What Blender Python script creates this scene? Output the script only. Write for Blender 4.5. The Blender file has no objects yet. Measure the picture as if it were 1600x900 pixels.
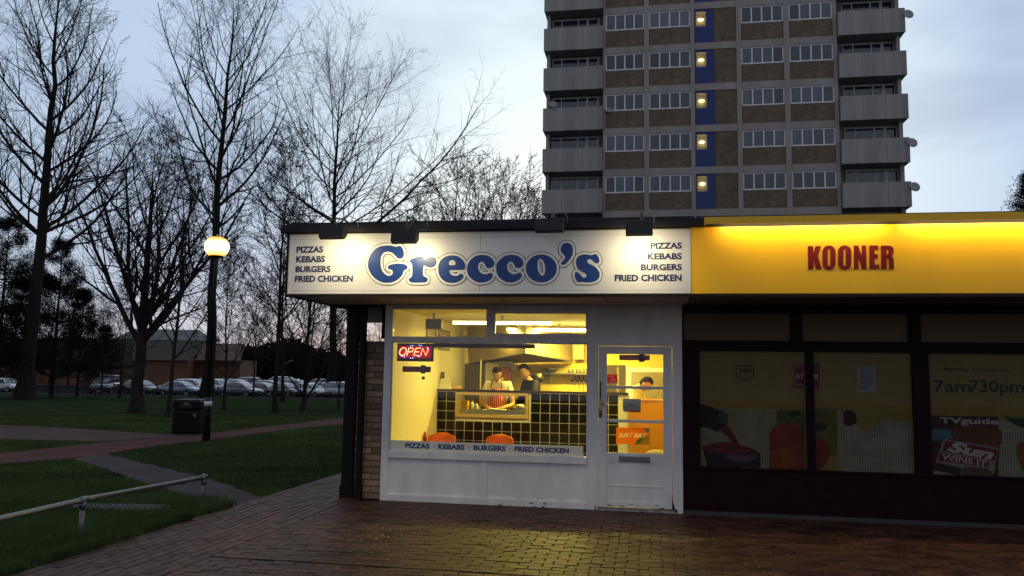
import bpy, bmesh, math, random
import numpy as np
from mathutils import Vector, Matrix
SC = bpy.context.scene
COL = SC.collection
random.seed(7); RNG = np.random.default_rng(11)

# ---------------------------------------------------------------- camera
CAM_H = 1.65
FPX, PITCH, ROLL = 1256.58, .1065, .0161          # focal length in px of a 1600 px wide picture
cam_d = bpy.data.cameras.new('camera'); cam = bpy.data.objects.new('camera', cam_d); COL.objects.link(cam)
SC.camera = cam
cam_d.sensor_width = 36; cam_d.lens = 36 * FPX / 1600; cam_d.clip_start = .05; cam_d.clip_end = 3000
_F = Vector((0, math.cos(PITCH), math.sin(PITCH))); _U0 = Vector((0, -math.sin(PITCH), math.cos(PITCH))); _R0 = Vector((1, 0, 0))
_R = math.cos(ROLL) * _R0 + math.sin(ROLL) * _U0; _U = -math.sin(ROLL) * _R0 + math.cos(ROLL) * _U0
mw = Matrix((( _R.x, _U.x, -_F.x, 0), (_R.y, _U.y, -_F.y, 0), (_R.z, _U.z, -_F.z, CAM_H), (0, 0, 0, 1)))
cam.matrix_world = mw
SC.render.resolution_x, SC.render.resolution_y = 1024, 576

# ---------------------------------------------------------------- world: overcast dusk, after-glow in front
W = bpy.data.worlds.new('World'); SC.world = W; W.use_nodes = True
nt = W.node_tree; nt.nodes.clear()
def wn(t, **k):
    n = nt.nodes.new(t)
    for a, b in k.items(): setattr(n, a, b)
    return n
out = wn('ShaderNodeOutputWorld'); bg = wn('ShaderNodeBackground'); nt.links.new(bg.outputs[0], out.inputs[0])
tc = wn('ShaderNodeTexCoord')
sky = wn('ShaderNodeTexSky', sky_type='NISHITA', sun_disc=False, sun_elevation=math.radians(4), sun_rotation=math.radians(5))
skym = wn('ShaderNodeVectorMath', operation='SCALE'); skym.inputs['Scale'].default_value = .02
nt.links.new(sky.outputs[0], skym.inputs[0])
def glow(direction, lo, hi):
    d = Vector(direction).normalized()
    dp = wn('ShaderNodeVectorMath', operation='DOT_PRODUCT'); dp.inputs[1].default_value = d
    nt.links.new(tc.outputs['Generated'], dp.inputs[0])
    mr = wn('ShaderNodeMapRange', interpolation_type='SMOOTHSTEP'); mr.inputs[1].default_value = lo; mr.inputs[2].default_value = hi
    nt.links.new(dp.outputs['Value'], mr.inputs[0]); return mr.outputs[0]
def mixc(fac, a, b):
    m = wn('ShaderNodeMix', data_type='RGBA'); m.clamp_factor = True
    if isinstance(fac, (int, float)): m.inputs[0].default_value = fac
    else: nt.links.new(fac, m.inputs[0])
    for s, v in ((6, a), (7, b)):
        if isinstance(v, tuple): m.inputs[s].default_value = (*v, 1)
        else: nt.links.new(v, m.inputs[s])
    return m.outputs[2]
SKY_BASE, SKY_MID, SKY_HOT = (.29, .31, .37), (.50, .63, .82), (.81, .94, 1.0)
SKY_CLOUD, SKY_HORIZ = (.42, .45, .56), (.36, .34, .46)
SKY_GAIN = 1.0
c = mixc(glow((.25, .92, .30), -.15, .97), SKY_BASE, SKY_MID)
c = mixc(glow((.12, .95, .25), .89, 1.0), c, SKY_HOT)
mp = wn('ShaderNodeMapping'); mp.inputs['Scale'].default_value = (1.6, 1.6, 4.2); mp.inputs['Location'].default_value = (.35, .2, .55)
nt.links.new(tc.outputs['Generated'], mp.inputs[0])
nz = wn('ShaderNodeTexNoise'); nz.inputs['Scale'].default_value = 1.9; nz.inputs['Detail'].default_value = 5; nz.inputs['Roughness'].default_value = .5
nt.links.new(mp.outputs[0], nz.inputs['Vector'])
mr = wn('ShaderNodeMapRange', interpolation_type='SMOOTHSTEP'); mr.inputs[1].default_value = .46; mr.inputs[2].default_value = .70; mr.inputs[4].default_value = .62
nt.links.new(nz.outputs[0], mr.inputs[0])
dk = wn('ShaderNodeVectorMath', operation='MULTIPLY'); dk.inputs[1].default_value = (.62, .64, .72); nt.links.new(c, dk.inputs[0])
c = mixc(mr.outputs[0], c, dk.outputs[0])
sx = wn('ShaderNodeSeparateXYZ'); nt.links.new(tc.outputs['Generated'], sx.inputs[0])
hz = wn('ShaderNodeMapRange', interpolation_type='SMOOTHSTEP'); hz.inputs[1].default_value = -.02; hz.inputs[2].default_value = .20; hz.inputs[3].default_value = .45; hz.inputs[4].default_value = 0
nt.links.new(sx.outputs[2], hz.inputs[0])
c = mixc(hz.outputs[0], c, SKY_HORIZ)
ad = wn('ShaderNodeVectorMath', operation='ADD'); nt.links.new(c, ad.inputs[0]); nt.links.new(skym.outputs[0], ad.inputs[1])
nt.links.new(ad.outputs[0], bg.inputs[0]); bg.inputs[1].default_value = SKY_GAIN
SC.cycles.use_denoising = True
# the sun is down behind thick cloud: only a very faint broad after-glow
sun_d = bpy.data.lights.new('sun', 'SUN'); sun_d.energy = .03; sun_d.angle = math.radians(30); sun_d.color = (1, .9, .82)
sun = bpy.data.objects.new('sun', sun_d); COL.objects.link(sun)
sun.rotation_euler = (math.radians(86), 0, math.radians(175))
SC.view_settings.view_transform = 'Standard'; SC.view_settings.look = 'None'; SC.view_settings.exposure = 0; SC.view_settings.gamma = 1
SC.view_settings.use_curve_mapping = False
SC.cycles.max_bounces = 8; SC.cycles.transparent_max_bounces = 24; SC.cycles.caustics_reflective = False; SC.cycles.caustics_refractive = False
SC.cycles.sample_clamp_indirect = 4

# ---------------------------------------------------------------- helpers: picture ray -> place
def ray(x, y):
    return _F + _R * ((x - 800) / FPX) - _U * ((y - 450) / FPX)
def gz(Y):
    "height of the terrain: level to 28 m, then falling gently to the car park"
    return float(np.interp(Y, [-60, 28, 87, 112, 3000], [0, 0, -1.15, -.7, -.7]))
def at_ground(x, y):
    d = ray(x, y); z = 0
    for _ in range(12):
        t = (z - CAM_H) / d.z; z = gz(t * d.y)
    return Vector((t * d.x, t * d.y, z))
def at_depth(x, y, Y):
    d = ray(x, y); t = Y / d.y
    return Vector((t * d.x, Y, CAM_H + t * d.z))
class Frame:
    def __init__(s, x, y, ang): s.x, s.y, s.a = x, y, ang; s.c, s.n = math.cos(ang), math.sin(ang)
    def w(s, p): return Vector((s.x + p[0] * s.c + p[1] * s.n, s.y - p[0] * s.n + p[1] * s.c, p[2]))
    def plane(s, x, y, dep):
        d = ray(x, y); C = (-s.x * s.c + s.y * s.n, -s.x * s.n - s.y * s.c); D = (d.x * s.c - d.y * s.n, d.x * s.n + d.y * s.c)
        t = (dep - C[1]) / D[1]; return (C[0] + t * D[0], CAM_H + t * d.z)
SHOP = Frame(-1.6317, 10.6215, .1745)      # x along the shop front, y into the shop, z up
TOW = Frame(13.55, 51.0, math.radians(10))
WORLD = Frame(0, 0, 0)

# ---------------------------------------------------------------- helpers: materials
MATS = {}
def mat(name, col, rough=.6, metal=0, var=.12, scale=6, bump=.0, bscale=None, coat=0, spec=.5, emit=None, es=0, stretch=None, col2=None, island=0, coatr=.05, transl=0):
    if name in MATS: return MATS[name]
    m = bpy.data.materials.new(name); m.use_nodes = True; MATS[name] = m
    t = m.node_tree; b = t.nodes['Principled BSDF']
    b.inputs['Roughness'].default_value = rough; b.inputs['Metallic'].default_value = metal
    b.inputs['Specular IOR Level'].default_value = spec
    b.inputs['Coat Weight'].default_value = coat; b.inputs['Coat Roughness'].default_value = coatr
    tcn = t.nodes.new('ShaderNodeTexCoord'); v = tcn.outputs['Object']
    if stretch:
        mpn = t.nodes.new('ShaderNodeMapping'); mpn.inputs['Scale'].default_value = stretch; t.links.new(v, mpn.inputs[0]); v = mpn.outputs[0]
    n = t.nodes.new('ShaderNodeTexNoise'); n.inputs['Scale'].default_value = scale; n.inputs['Detail'].default_value = 6; n.inputs['Roughness'].default_value = .6
    t.links.new(v, n.inputs['Vector'])
    r = t.nodes.new('ShaderNodeMapRange'); r.inputs[1].default_value = .3; r.inputs[2].default_value = .7; t.links.new(n.outputs[0], r.inputs[0])
    mx = t.nodes.new('ShaderNodeMix'); mx.data_type = 'RGBA'; t.links.new(r.outputs[0], mx.inputs[0])
    c2 = col2 or tuple(min(1, c * (1 + var)) for c in col); c1 = tuple(c * (1 - var) for c in col)
    mx.inputs[6].default_value = (*c1, 1); mx.inputs[7].default_value = (*c2, 1)
    o = mx.outputs[2]
    if island:
        g = t.nodes.new('ShaderNodeNewGeometry'); oi = t.nodes.new('ShaderNodeObjectInfo')
        a = t.nodes.new('ShaderNodeMath'); a.operation = 'ADD'; t.links.new(g.outputs['Random Per Island'], a.inputs[0]); t.links.new(oi.outputs['Random'], a.inputs[1])
        f = t.nodes.new('ShaderNodeMath'); f.operation = 'FRACT'; t.links.new(a.outputs[0], f.inputs[0])
        mr_ = t.nodes.new('ShaderNodeMapRange'); mr_.inputs[3].default_value = 1 - island; mr_.inputs[4].default_value = 1 + island; t.links.new(f.outputs[0], mr_.inputs[0])
        sc = t.nodes.new('ShaderNodeVectorMath'); sc.operation = 'SCALE'; t.links.new(o, sc.inputs[0]); t.links.new(mr_.outputs[0], sc.inputs['Scale'])
        o = sc.outputs[0]
    t.links.new(o, b.inputs['Base Color'])
    rr = t.nodes.new('ShaderNodeMapRange'); rr.inputs[3].default_value = max(0, rough - .08); rr.inputs[4].default_value = min(1, rough + .08); t.links.new(n.outputs[0], rr.inputs[0]); t.links.new(rr.outputs[0], b.inputs['Roughness'])
    if bump:
        n2 = t.nodes.new('ShaderNodeTexNoise'); n2.inputs['Scale'].default_value = bscale or scale * 6; n2.inputs['Detail'].default_value = 5; t.links.new(v, n2.inputs['Vector'])
        bp = t.nodes.new('ShaderNodeBump'); bp.inputs['Strength'].default_value = bump; bp.inputs['Distance'].default_value = .01
        t.links.new(n2.outputs[0], bp.inputs['Height']); t.links.new(bp.outputs[0], b.inputs['Normal'])
    if transl:
        tb = t.nodes.new('ShaderNodeBsdfTranslucent'); t.links.new(o, tb.inputs[0]); ms = t.nodes.new('ShaderNodeMixShader'); ms.inputs[0].default_value = transl
        mo = t.nodes['Material Output']; t.links.new(b.outputs[0], ms.inputs[1]); t.links.new(tb.outputs[0], ms.inputs[2]); t.links.new(ms.outputs[0], mo.inputs[0])
    if emit:
        b.inputs['Emission Color'].default_value = (*emit, 1); b.inputs['Emission Strength'].default_value = es
    return m
def glass(name, tint=(1, 1, 1), refl=.6, rough=.0, solid=None):
    if name in MATS: return MATS[name]
    m = bpy.data.materials.new(name); m.use_nodes = True; MATS[name] = m; t = m.node_tree; t.nodes.clear()
    o = t.nodes.new('ShaderNodeOutputMaterial'); mx = t.nodes.new('ShaderNodeMixShader'); f = t.nodes.new('ShaderNodeFresnel'); f.inputs[0].default_value = 1.5
    mm = t.nodes.new('ShaderNodeMath'); mm.operation = 'MULTIPLY'; mm.inputs[1].default_value = refl * 2; mm.use_clamp = True
    tr = t.nodes.new('ShaderNodeBsdfTransparent'); tr.inputs[0].default_value = (*tint, 1)
    gl = t.nodes.new('ShaderNodeBsdfGlossy'); gl.inputs['Roughness'].default_value = rough
    t.links.new(f.outputs[0], mm.inputs[0]); t.links.new(mm.outputs[0], mx.inputs[0]); t.links.new(tr.outputs[0], mx.inputs[1]); t.links.new(gl.outputs[0], mx.inputs[2]); t.links.new(mx.outputs[0], o.inputs[0])
    return m
def emis(name, col, s):
    if name in MATS: return MATS[name]
    m = bpy.data.materials.new(name); m.use_nodes = True; MATS[name] = m; t = m.node_tree; t.nodes.clear()
    o = t.nodes.new('ShaderNodeOutputMaterial'); e = t.nodes.new('ShaderNodeEmission'); e.inputs[0].default_value = (*col, 1); e.inputs[1].default_value = s
    t.links.new(e.outputs[0], o.inputs[0]); return m
def brickmat(name, c1, c2, mort, bw, bh, rough=.8):
    "fine brickwork of far walls, on object x and z"
    if name in MATS: return MATS[name]
    m = bpy.data.materials.new(name); m.use_nodes = True; MATS[name] = m; t = m.node_tree; b = t.nodes['Principled BSDF']
    tcn = t.nodes.new('ShaderNodeTexCoord'); sp = t.nodes.new('ShaderNodeSeparateXYZ'); cb = t.nodes.new('ShaderNodeCombineXYZ')
    t.links.new(tcn.outputs['Object'], sp.inputs[0]); ad = t.nodes.new('ShaderNodeMath'); t.links.new(sp.outputs[0], ad.inputs[0]); t.links.new(sp.outputs[1], ad.inputs[1])
    t.links.new(ad.outputs[0], cb.inputs[0]); t.links.new(sp.outputs[2], cb.inputs[1])
    br = t.nodes.new('ShaderNodeTexBrick'); br.inputs['Scale'].default_value = 1; br.inputs['Brick Width'].default_value = bw; br.inputs['Row Height'].default_value = bh; br.inputs['Mortar Size'].default_value = .006
    br.inputs['Color1'].default_value = (*c1, 1); br.inputs['Color2'].default_value = (*c2, 1); br.inputs['Mortar'].default_value = (*mort, 1)
    t.links.new(cb.outputs[0], br.inputs['Vector'])
    n = t.nodes.new('ShaderNodeTexNoise'); n.inputs['Scale'].default_value = .9; n.inputs['Detail'].default_value = 8; n.inputs['Roughness'].default_value = .75; t.links.new(tcn.outputs['Object'], n.inputs['Vector'])
    r = t.nodes.new('ShaderNodeMapRange'); r.inputs[1].default_value = .3; r.inputs[2].default_value = .7; r.inputs[3].default_value = .6; r.inputs[4].default_value = 1.35; t.links.new(n.outputs[0], r.inputs[0])
    s = t.nodes.new('ShaderNodeVectorMath'); s.operation = 'SCALE'; t.links.new(br.outputs[0], s.inputs[0]); t.links.new(r.outputs[0], s.inputs['Scale']); t.links.new(s.outputs[0], b.inputs['Base Color'])
    b.inputs['Roughness'].default_value = rough; return m

# ---------------------------------------------------------------- helpers: meshes and objects
BASE = {}
class MB:
    def __init__(s): s.v = []; s.f = []; s.m = []; s.cur = 0
    def add(s, vs, fs):
        n = len(s.v); s.v += [tuple(map(float, p)) for p in vs]; s.f += [tuple(i + n for i in f) for f in fs]; s.m += [s.cur] * len(fs); return s
    def box(s, x0, x1, y0, y1, z0, z1, bev=0):
        if bev:
            e = bev
            bm = bmesh.new(); bmesh.ops.create_cube(bm, size=1)
            for v in bm.verts: v.co = Vector((x0 if v.co.x < 0 else x1, y0 if v.co.y < 0 else y1, z0 if v.co.z < 0 else z1))
            bmesh.ops.bevel(bm, geom=bm.edges[:], offset=e, segments=1, affect='EDGES')
            bm.verts.ensure_lookup_table(); s.add([v.co[:] for v in bm.verts], [[v.index for v in f.verts] for f in bm.faces]); bm.free(); return s
        return s.add([(x0,y0,z0),(x1,y0,z0),(x1,y1,z0),(x0,y1,z0),(x0,y0,z1),(x1,y0,z1),(x1,y1,z1),(x0,y1,z1)],
              [(3,2,1,0),(4,5,6,7),(0,1,5,4),(1,2,6,5),(2,3,7,6),(3,0,4,7)])
    def prism(s, poly, y0, y1):
        "polygon in x,z extruded from y0 (street side) to y1"
        n = len(poly); vs = [(p[0], y0, p[1]) for p in poly] + [(p[0], y1, p[1]) for p in poly]
        area = sum(poly[i][0] * poly[(i+1) % n][1] - poly[(i+1) % n][0] * poly[i][1] for i in range(n))
        fs = [tuple(range(n)), tuple(range(2*n-1, n-1, -1))] + [(i, i+n, (i+1) % n + n, (i+1) % n) for i in range(n)]
        if area < 0: fs = [f[::-1] for f in fs]
        return s.add(vs, fs)
    def flat(s, poly, z0, z1):
        "polygon in x,y extruded in z"
        n = len(poly); vs = [(p[0], p[1], z0) for p in poly] + [(p[0], p[1], z1) for p in poly]
        area = sum(poly[i][0] * poly[(i+1) % n][1] - poly[(i+1) % n][0] * poly[i][1] for i in range(n))
        fs = [tuple(range(n-1, -1, -1)), tuple(range(n, 2*n))] + [(i, (i+1) % n, (i+1) % n + n, i+n) for i in range(n)]
        if area < 0: fs = [f[::-1] for f in fs]
        return s.add(vs, fs)
    def tube(s, pts, rs, n=8, cap=True):
        pts = [Vector(p) for p in pts]
        if not hasattr(rs, '__len__'): rs = [rs] * len(pts)
        up = Vector((0, 0, 1)); rings = []; vs = []
        for i, p in enumerate(pts):
            d = (pts[min(i+1, len(pts)-1)] - pts[max(i-1, 0)]).normalized()
            if i == 0: u = d.cross(up if abs(d.z) < .9 else Vector((1, 0, 0))).normalized()
            else: u = (u - d * u.dot(d)).normalized()
            w = d.cross(u)
            for k in range(n):
                a = 2 * math.pi * k / n; vs.append(p + (u * math.cos(a) + w * math.sin(a)) * rs[i])
        fs = [(i*n+k, i*n+(k+1) % n, (i+1)*n+(k+1) % n, (i+1)*n+k) for i in range(len(pts)-1) for k in range(n)]
        if cap: fs += [tuple(range(n-1, -1, -1)), tuple((len(pts)-1)*n+k for k in range(n))]
        return s.add(vs, fs)
    def lathe(s, c, prof, n=16, sy=1):
        "profile of (r, z) round the vertical through c"
        vs = []; fs = []
        for r, z in prof:
            for k in range(n): a = 2*math.pi*k/n; vs.append((c[0]+r*math.cos(a), c[1]+r*math.sin(a)*sy, c[2]+z))
        for i in range(len(prof)-1):
            for k in range(n): fs.append((i*n+k, i*n+(k+1) % n, (i+1)*n+(k+1) % n, (i+1)*n+k))
        fs += [tuple(range(n-1, -1, -1)), tuple((len(prof)-1)*n+k for k in range(n))]
        return s.add(vs, fs)
    def ball(s, c, r, n=12, m=8):
        r = r if hasattr(r, '__len__') else (r, r, r)
        vs = [(c[0], c[1], c[2]-r[2])]; fs = []
        for i in range(1, m):
            t = math.pi*i/m
            for k in range(n): a = 2*math.pi*k/n; vs.append((c[0]+r[0]*math.sin(t)*math.cos(a), c[1]+r[1]*math.sin(t)*math.sin(a), c[2]-r[2]*math.cos(t)))
        vs.append((c[0], c[1], c[2]+r[2])); L = len(vs)-1
        for k in range(n):
            fs.append((0, 1+(k+1) % n, 1+k)); fs.append((L, L-n+k, L-n+(k+1) % n))
            for i in range(m-2): a = 1+i*n; fs.append((a+k, a+(k+1) % n, a+n+(k+1) % n, a+n+k))
        return s.add(vs, fs)
    def mesh(s, name, mats, base=(0, 0, 0), smooth=False):
        me = bpy.data.meshes.new(name)
        b = base; me.from_pydata([(v[0]-b[0], v[1]-b[1], v[2]-b[2]) for v in s.v], [], s.f)
        for m in (mats if isinstance(mats, (list, tuple)) else [mats]): me.materials.append(m)
        if any(s.m): me.polygons.foreach_set('material_index', s.m)
        if smooth: me.polygons.foreach_set('use_smooth', [True] * len(s.f))
        me.update(); return me
def tag(o, label=None, cat=None, group=None, kind=None):
    if label: o['label'] = label
    if cat: o['category'] = cat
    if group: o['group'] = group
    if kind: o['kind'] = kind
    return o
def place(o, base, frame):
    o.location = frame.w(base); o.rotation_euler = (0, 0, -frame.a)
def thing(name, label, cat, base=(0, 0, 0), frame=None, group=None):
    o = bpy.data.objects.new(name, None); COL.objects.link(o); o.empty_display_size = .3
    place(o, base, frame or SHOP); BASE[o] = base; return tag(o, label, cat, group)
def part(name, mb, m, parent, smooth=False, label=None, kind=None):
    "mb in the frame coordinates of the thing; parent is the thing or one of its parts"
    b = BASE[parent]; o = bpy.data.objects.new(name, mb.mesh(name, m, b, smooth)); COL.objects.link(o); o.parent = parent; BASE[o] = b
    return tag(o, label, None, None, kind)
def solo(name, mb, m, label, cat, base=(0, 0, 0), frame=None, group=None, smooth=False):
    o = bpy.data.objects.new(name, mb.mesh(name, m, base, smooth)); COL.objects.link(o); place(o, base, frame or SHOP); BASE[o] = base
    return tag(o, label, cat, group)
def struct(name, mb, m, base=(0, 0, 0), frame=None, smooth=False):
    o = solo(name, mb, m, None, None, base, frame or WORLD, None, smooth); return tag(o, kind='structure')
def bump_part(name, me, parent, loc=(0, 0, 0), rot=None):
    "a piece that shares mesh data, laid at loc in the frame coordinates of its thing"
    b = BASE[parent]; o = bpy.data.objects.new(name, me); COL.objects.link(o); o.parent = parent
    o.location = (loc[0]-b[0], loc[1]-b[1], loc[2]-b[2])
    if rot: o.rotation_euler = rot
    BASE[o] = b; return o
def copy_tree(o, parent=None):
    c = o.copy(); COL.objects.link(c)
    if parent: c.parent = parent
    for ch in list(o.children): copy_tree(ch, c)
    return c
def box(*a, bev=0): return MB().box(*a, bev=bev)
def smoothloop(pts, k=4, corners=()):
    n = len(pts); o = []
    for i in range(n):
        p0, p1, p2, p3 = (Vector(pts[(i+j) % n]) for j in (-1, 0, 1, 2))
        for q in range(k):
            t = q/k; o.append(tuple(.5*((2*p1)+(-p0+p2)*t+(2*p0-5*p1+4*p2-p3)*t*t+(-p0+3*p1-3*p2+p3)*t*t*t)))
    return o
def shape_mesh(name, loops, m, y, thick=.002, offset=0, base=(0, 0, 0)):
    "filled flat shape with holes in the x,z plane at depth y (front face), facing the street"
    cu = bpy.data.curves.new('tmp', 'CURVE'); cu.dimensions = '2D'; cu.fill_mode = 'BOTH'; cu.extrude = thick/2; cu.offset = offset
    for k, lp in enumerate(loops):
        a = sum(lp[i][0]*lp[(i+1) % len(lp)][1]-lp[(i+1) % len(lp)][0]*lp[i][1] for i in range(len(lp)))
        if (a > 0) != (k > 0): lp = lp[::-1]
        sp = cu.splines.new('POLY'); sp.points.add(len(lp)-1); sp.use_cyclic_u = True
        for i, p in enumerate(lp): sp.points[i].co = (p[0], p[1], 0, 1)
    ob = bpy.data.objects.new('tmp', cu); COL.objects.link(ob)
    me = bpy.data.meshes.new_from_object(ob.evaluated_get(bpy.context.evaluated_depsgraph_get()))
    bpy.data.objects.remove(ob); bpy.data.curves.remove(cu)
    me.name = name
    for v in me.vertices: x, z, d = v.co; v.co = (x-base[0], y+thick/2-d-base[1], z-base[2])
    me.materials.clear(); me.materials.append(m); return me
def shape(name, loops, m, y, parent, thick=.002, offset=0, label=None):
    o = bpy.data.objects.new(name, shape_mesh(name, loops, m, y, thick, offset, BASE[parent])); COL.objects.link(o); o.parent = parent; BASE[o] = BASE[parent]
    return tag(o, label)
def text(s, m, y, x0, x1, z0, z1, parent, name='lettering', off=.012, shear=0, thick=.002, fit=True, rot=0, label=None):
    cu = bpy.data.curves.new('tmp', 'FONT'); cu.body = s; cu.size = 1; cu.offset = off; cu.shear = shear; cu.resolution_u = 3
    ob = bpy.data.objects.new('tmp', cu); COL.objects.link(ob)
    me = bpy.data.meshes.new_from_object(ob.evaluated_get(bpy.context.evaluated_depsgraph_get()))
    bpy.data.objects.remove(ob); bpy.data.curves.remove(cu); me.name = name
    n = len(me.vertices); a = np.empty(n*3); me.vertices.foreach_get('co', a); a = a.reshape(-1, 3)
    mn, mx_ = a.min(0), a.max(0); sx = (x1-x0)/(mx_[0]-mn[0]); sz = (z1-z0)/(mx_[1]-mn[1])
    X = x0+(a[:, 0]-mn[0])*sx; Z = z0+(a[:, 1]-mn[1])*sz
    if rot:
        cx, cz = (x0+x1)/2, (z0+z1)/2; cc, ss = math.cos(rot), math.sin(rot); X, Z = cx+(X-cx)*cc-(Z-cz)*ss, cz+(X-cx)*ss+(Z-cz)*cc
    b = BASE[parent]; co = np.stack([X-b[0], np.full(n, y)-b[1], Z-b[2]], 1); me.vertices.foreach_set('co', co.ravel())
    me.materials.clear(); me.materials.append(m); me.update()
    o = bpy.data.objects.new(name, me); COL.objects.link(o); o.parent = parent; BASE[o] = b
    return tag(o, label)
def zc(ox, oy, sc, plane, frame=None):
    "points read off an enlarged crop -> x,z on a plane"
    f = frame or SHOP
    return lambda pts: [f.plane(ox+p[0]/sc, oy+p[1]/sc, plane) for p in pts]

# ================================================================= MATERIALS
white = mat('white_gloss_paint', (.80, .80, .82), rough=.42, var=.15, scale=2.6, bump=.12, bscale=30, stretch=(1, 1, .35))
whitepanel = mat('white_sign_sheet', (.78, .78, .79), rough=.4, var=.05, scale=1.2, coat=.8, coatr=.09)
alum = mat('white_sign_trim', (.62, .62, .64), rough=.4, var=.08)
black = mat('black_paint', (.009, .008, .010), rough=.6, var=.2, spec=.2)
blackroof = mat('roof_edge_felt', (.030, .030, .036), spec=.2, rough=.85, var=.3, scale=4, bump=.2)
maroon = mat('dark_maroon_paint', (.016, .003, .008), rough=.55, var=.25, spec=.10)
soffitm = mat('painted_soffit_board', (.62, .54, .50), rough=.75, var=.12, scale=2, bump=.1)
blue = mat('royal_blue_vinyl', (.009, .048, .25), rough=.35, var=.05)
navy = mat('navy_vinyl', (.008, .022, .12), rough=.4, var=.05)
ringdark = mat('thin_dark_outline_vinyl', (.02, .02, .03), rough=.4, var=.05)
ringwhite = mat('white_vinyl', (.84, .84, .84), rough=.35, var=.02)
yelpan = mat('yellow_sign_sheet', (.95, .53, .001), rough=.4, var=.05, scale=1.3, coat=.15, coatr=.3)
red_l = mat('maroon_sign_letter', (.13, .006, .012), spec=.15, rough=.6, var=.1)
clear = glass('window_glass', (.97, .98, .98), .42)
steel = mat('brushed_steel', (.42, .40, .36), rough=.32, metal=.85, var=.08, scale=3, stretch=(1, 1, 12))
creamwall = mat('cream_wall_paint', (.84, .80, .66), rough=.7, var=.04, scale=1.5)
yelwall = mat('yellow_wall_paint', (.76, .58, .07), rough=.6, var=.06, scale=2)
floor_in = mat('shop_floor_vinyl', (.12, .09, .07), rough=.5)
tilem = mat('black_glazed_tile', (.010, .009, .012), rough=.16, var=.3, scale=2, spec=.2, island=.3)
grout = mat('pale_grout', (.80, .80, .80), rough=.8, var=.08, scale=20)
woodfr = mat('pale_varnished_wood', (.50, .36, .20), rough=.45, var=.15, scale=3, stretch=(1, 1, 8))
orangewood = mat('orange_wood_board', (.55, .24, .035), rough=.45, var=.12, scale=1.4, stretch=(1, 1, .3))
orangepl = mat('orange_chair_plastic', (.68, .13, .015), rough=.35, var=.05)
brass = mat('worn_brass', (.55, .33, .12), rough=.3, metal=.9, var=.2, scale=30)
brickm = mat('buff_brown_brick', (.27, .17, .11), rough=.85, var=.25, scale=9, bump=.5, bscale=60, island=.45)
mortar = mat('mortar', (.15, .135, .12), rough=.95, var=.2, scale=30, bump=.3)
redsign = mat('dark_red_plastic', (.32, .02, .02), rough=.4, var=.05, transl=.4)

# ================================================================= TAKEAWAY SHOP
ta = thing('takeaway_shop', 'single-storey takeaway shop with white painted timber front and yellow lit windows', 'building', (1.9, 0, 0))
Z0, ZT = 0, 2.535
fr = MB()
fr.box(-.035, .067, -.012, .09, 0, ZT, bev=.004)
fr.box(2.637, 2.772, -.012, .09, 0, ZT, bev=.004)
fr.box(3.683, 3.805, -.012, .09, 0, ZT, bev=.004)
part('door_jamb', MB().box(3.683, 3.806, -.0135, .09, 0, ZT, bev=.004), white, ta)
fr = MB(); fr.box(-.035, .067, -.012, .09, 0, ZT, bev=.004); part('corner_post', fr, white, ta)
part('middle_post', MB().box(2.637, 2.772, -.012, .09, 0, ZT, bev=.004), white, ta)
part('head_rail', MB().box(.0675, 2.6365, -.004, .085, 2.478, ZT, bev=.003), white, ta)
part('transom_rail', MB().box(.0675, 2.6365, -.010, .085, 2.047, 2.118, bev=.004), white, ta)
part('transom_mullion', MB().box(1.327, 1.392, -.006, .08, 2.1185, 2.4775, bev=.003), white, ta)
o = part('sill_rail', MB().box(.0675, 2.6365, -.035, .085, .548, .634, bev=.006), white, ta)
part('bottom_rail', MB().box(.0675, 2.6365, -.016, .085, 0, .088, bev=.005), white, ta)
part('stall_riser_stile', MB().box(1.305, 1.371, -.010, .08, .0885, .5475, bev=.003), white, ta)
for a, b in ((.0675, 1.3045), (1.3715, 2.6365)):
    part('stall_riser_panel', MB().box(a, b, .012, .06, .0885, .5475), white, ta)
    m = MB(); q = .012                                                   # beading round each panel
    m.box(a, b, .004, .0115, .0885, .0885+q); m.box(a, b, .004, .0115, .5475-q, .5475); m.box(a, a+q, .004, .0115, .0885+q, .5475-q); m.box(b-q, b, .004, .0115, .0885+q, .5475-q)
    part('panel_beading', m, white, ta)
# opening light in the right transom
m = MB(); x0, x1, z0, z1 = 1.3925, 2.6365, 2.1185, 2.4775
m.box(x0, x1, -.014, .05, 2.424, z1-.001); m.box(x0, x1, -.014, .05, z0+.001, 2.168); m.box(x0, 1.447, -.014, .05, 2.168, 2.424); m.box(2.612, x1, -.014, .05, 2.168, 2.424)
o = part('transom_window', m, white, ta); part('pane', box(1.447, 2.612, .02, .024, 2.168, 2.424), clear, o)
part('transom_pane', box(.0675, 1.3265, .03, .034, 2.1185, 2.4775), clear, ta)
part('window_pane', box(.0675, 2.6365, .030, .035, .6345, 2.0465), clear, ta)
m = MB(); m.box(.0675, .079, .012, .029, .6345, 2.0465); m.box(2.625, 2.6365, .012, .029, .6345, 2.0465); m.box(.079, 2.625, .012, .029, 2.035, 2.0465)
part('window_beading', m, white, ta)
# panel over the door
part('overdoor_panel', MB().box(2.7725, 3.6825, .006, .06, 2.085, ZT), white, ta)
part('door_head', MB().box(2.7725, 3.6825, -.008, .085, 2.022, 2.0845, bev=.003), white, ta)
part('threshold', MB().box(2.7725, 3.6825, -.03, .085, 0, .040, bev=.004), mat('worn_threshold_paint', (.30, .30, .32), rough=.7, var=.5, scale=12, bump=.4), ta)
part('threshold_strip', MB().box(2.79, 3.665, -.034, -.0305, .034, .043), mat('aluminium_strip', (.75, .60, .35), rough=.25, metal=1), ta)
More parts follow.
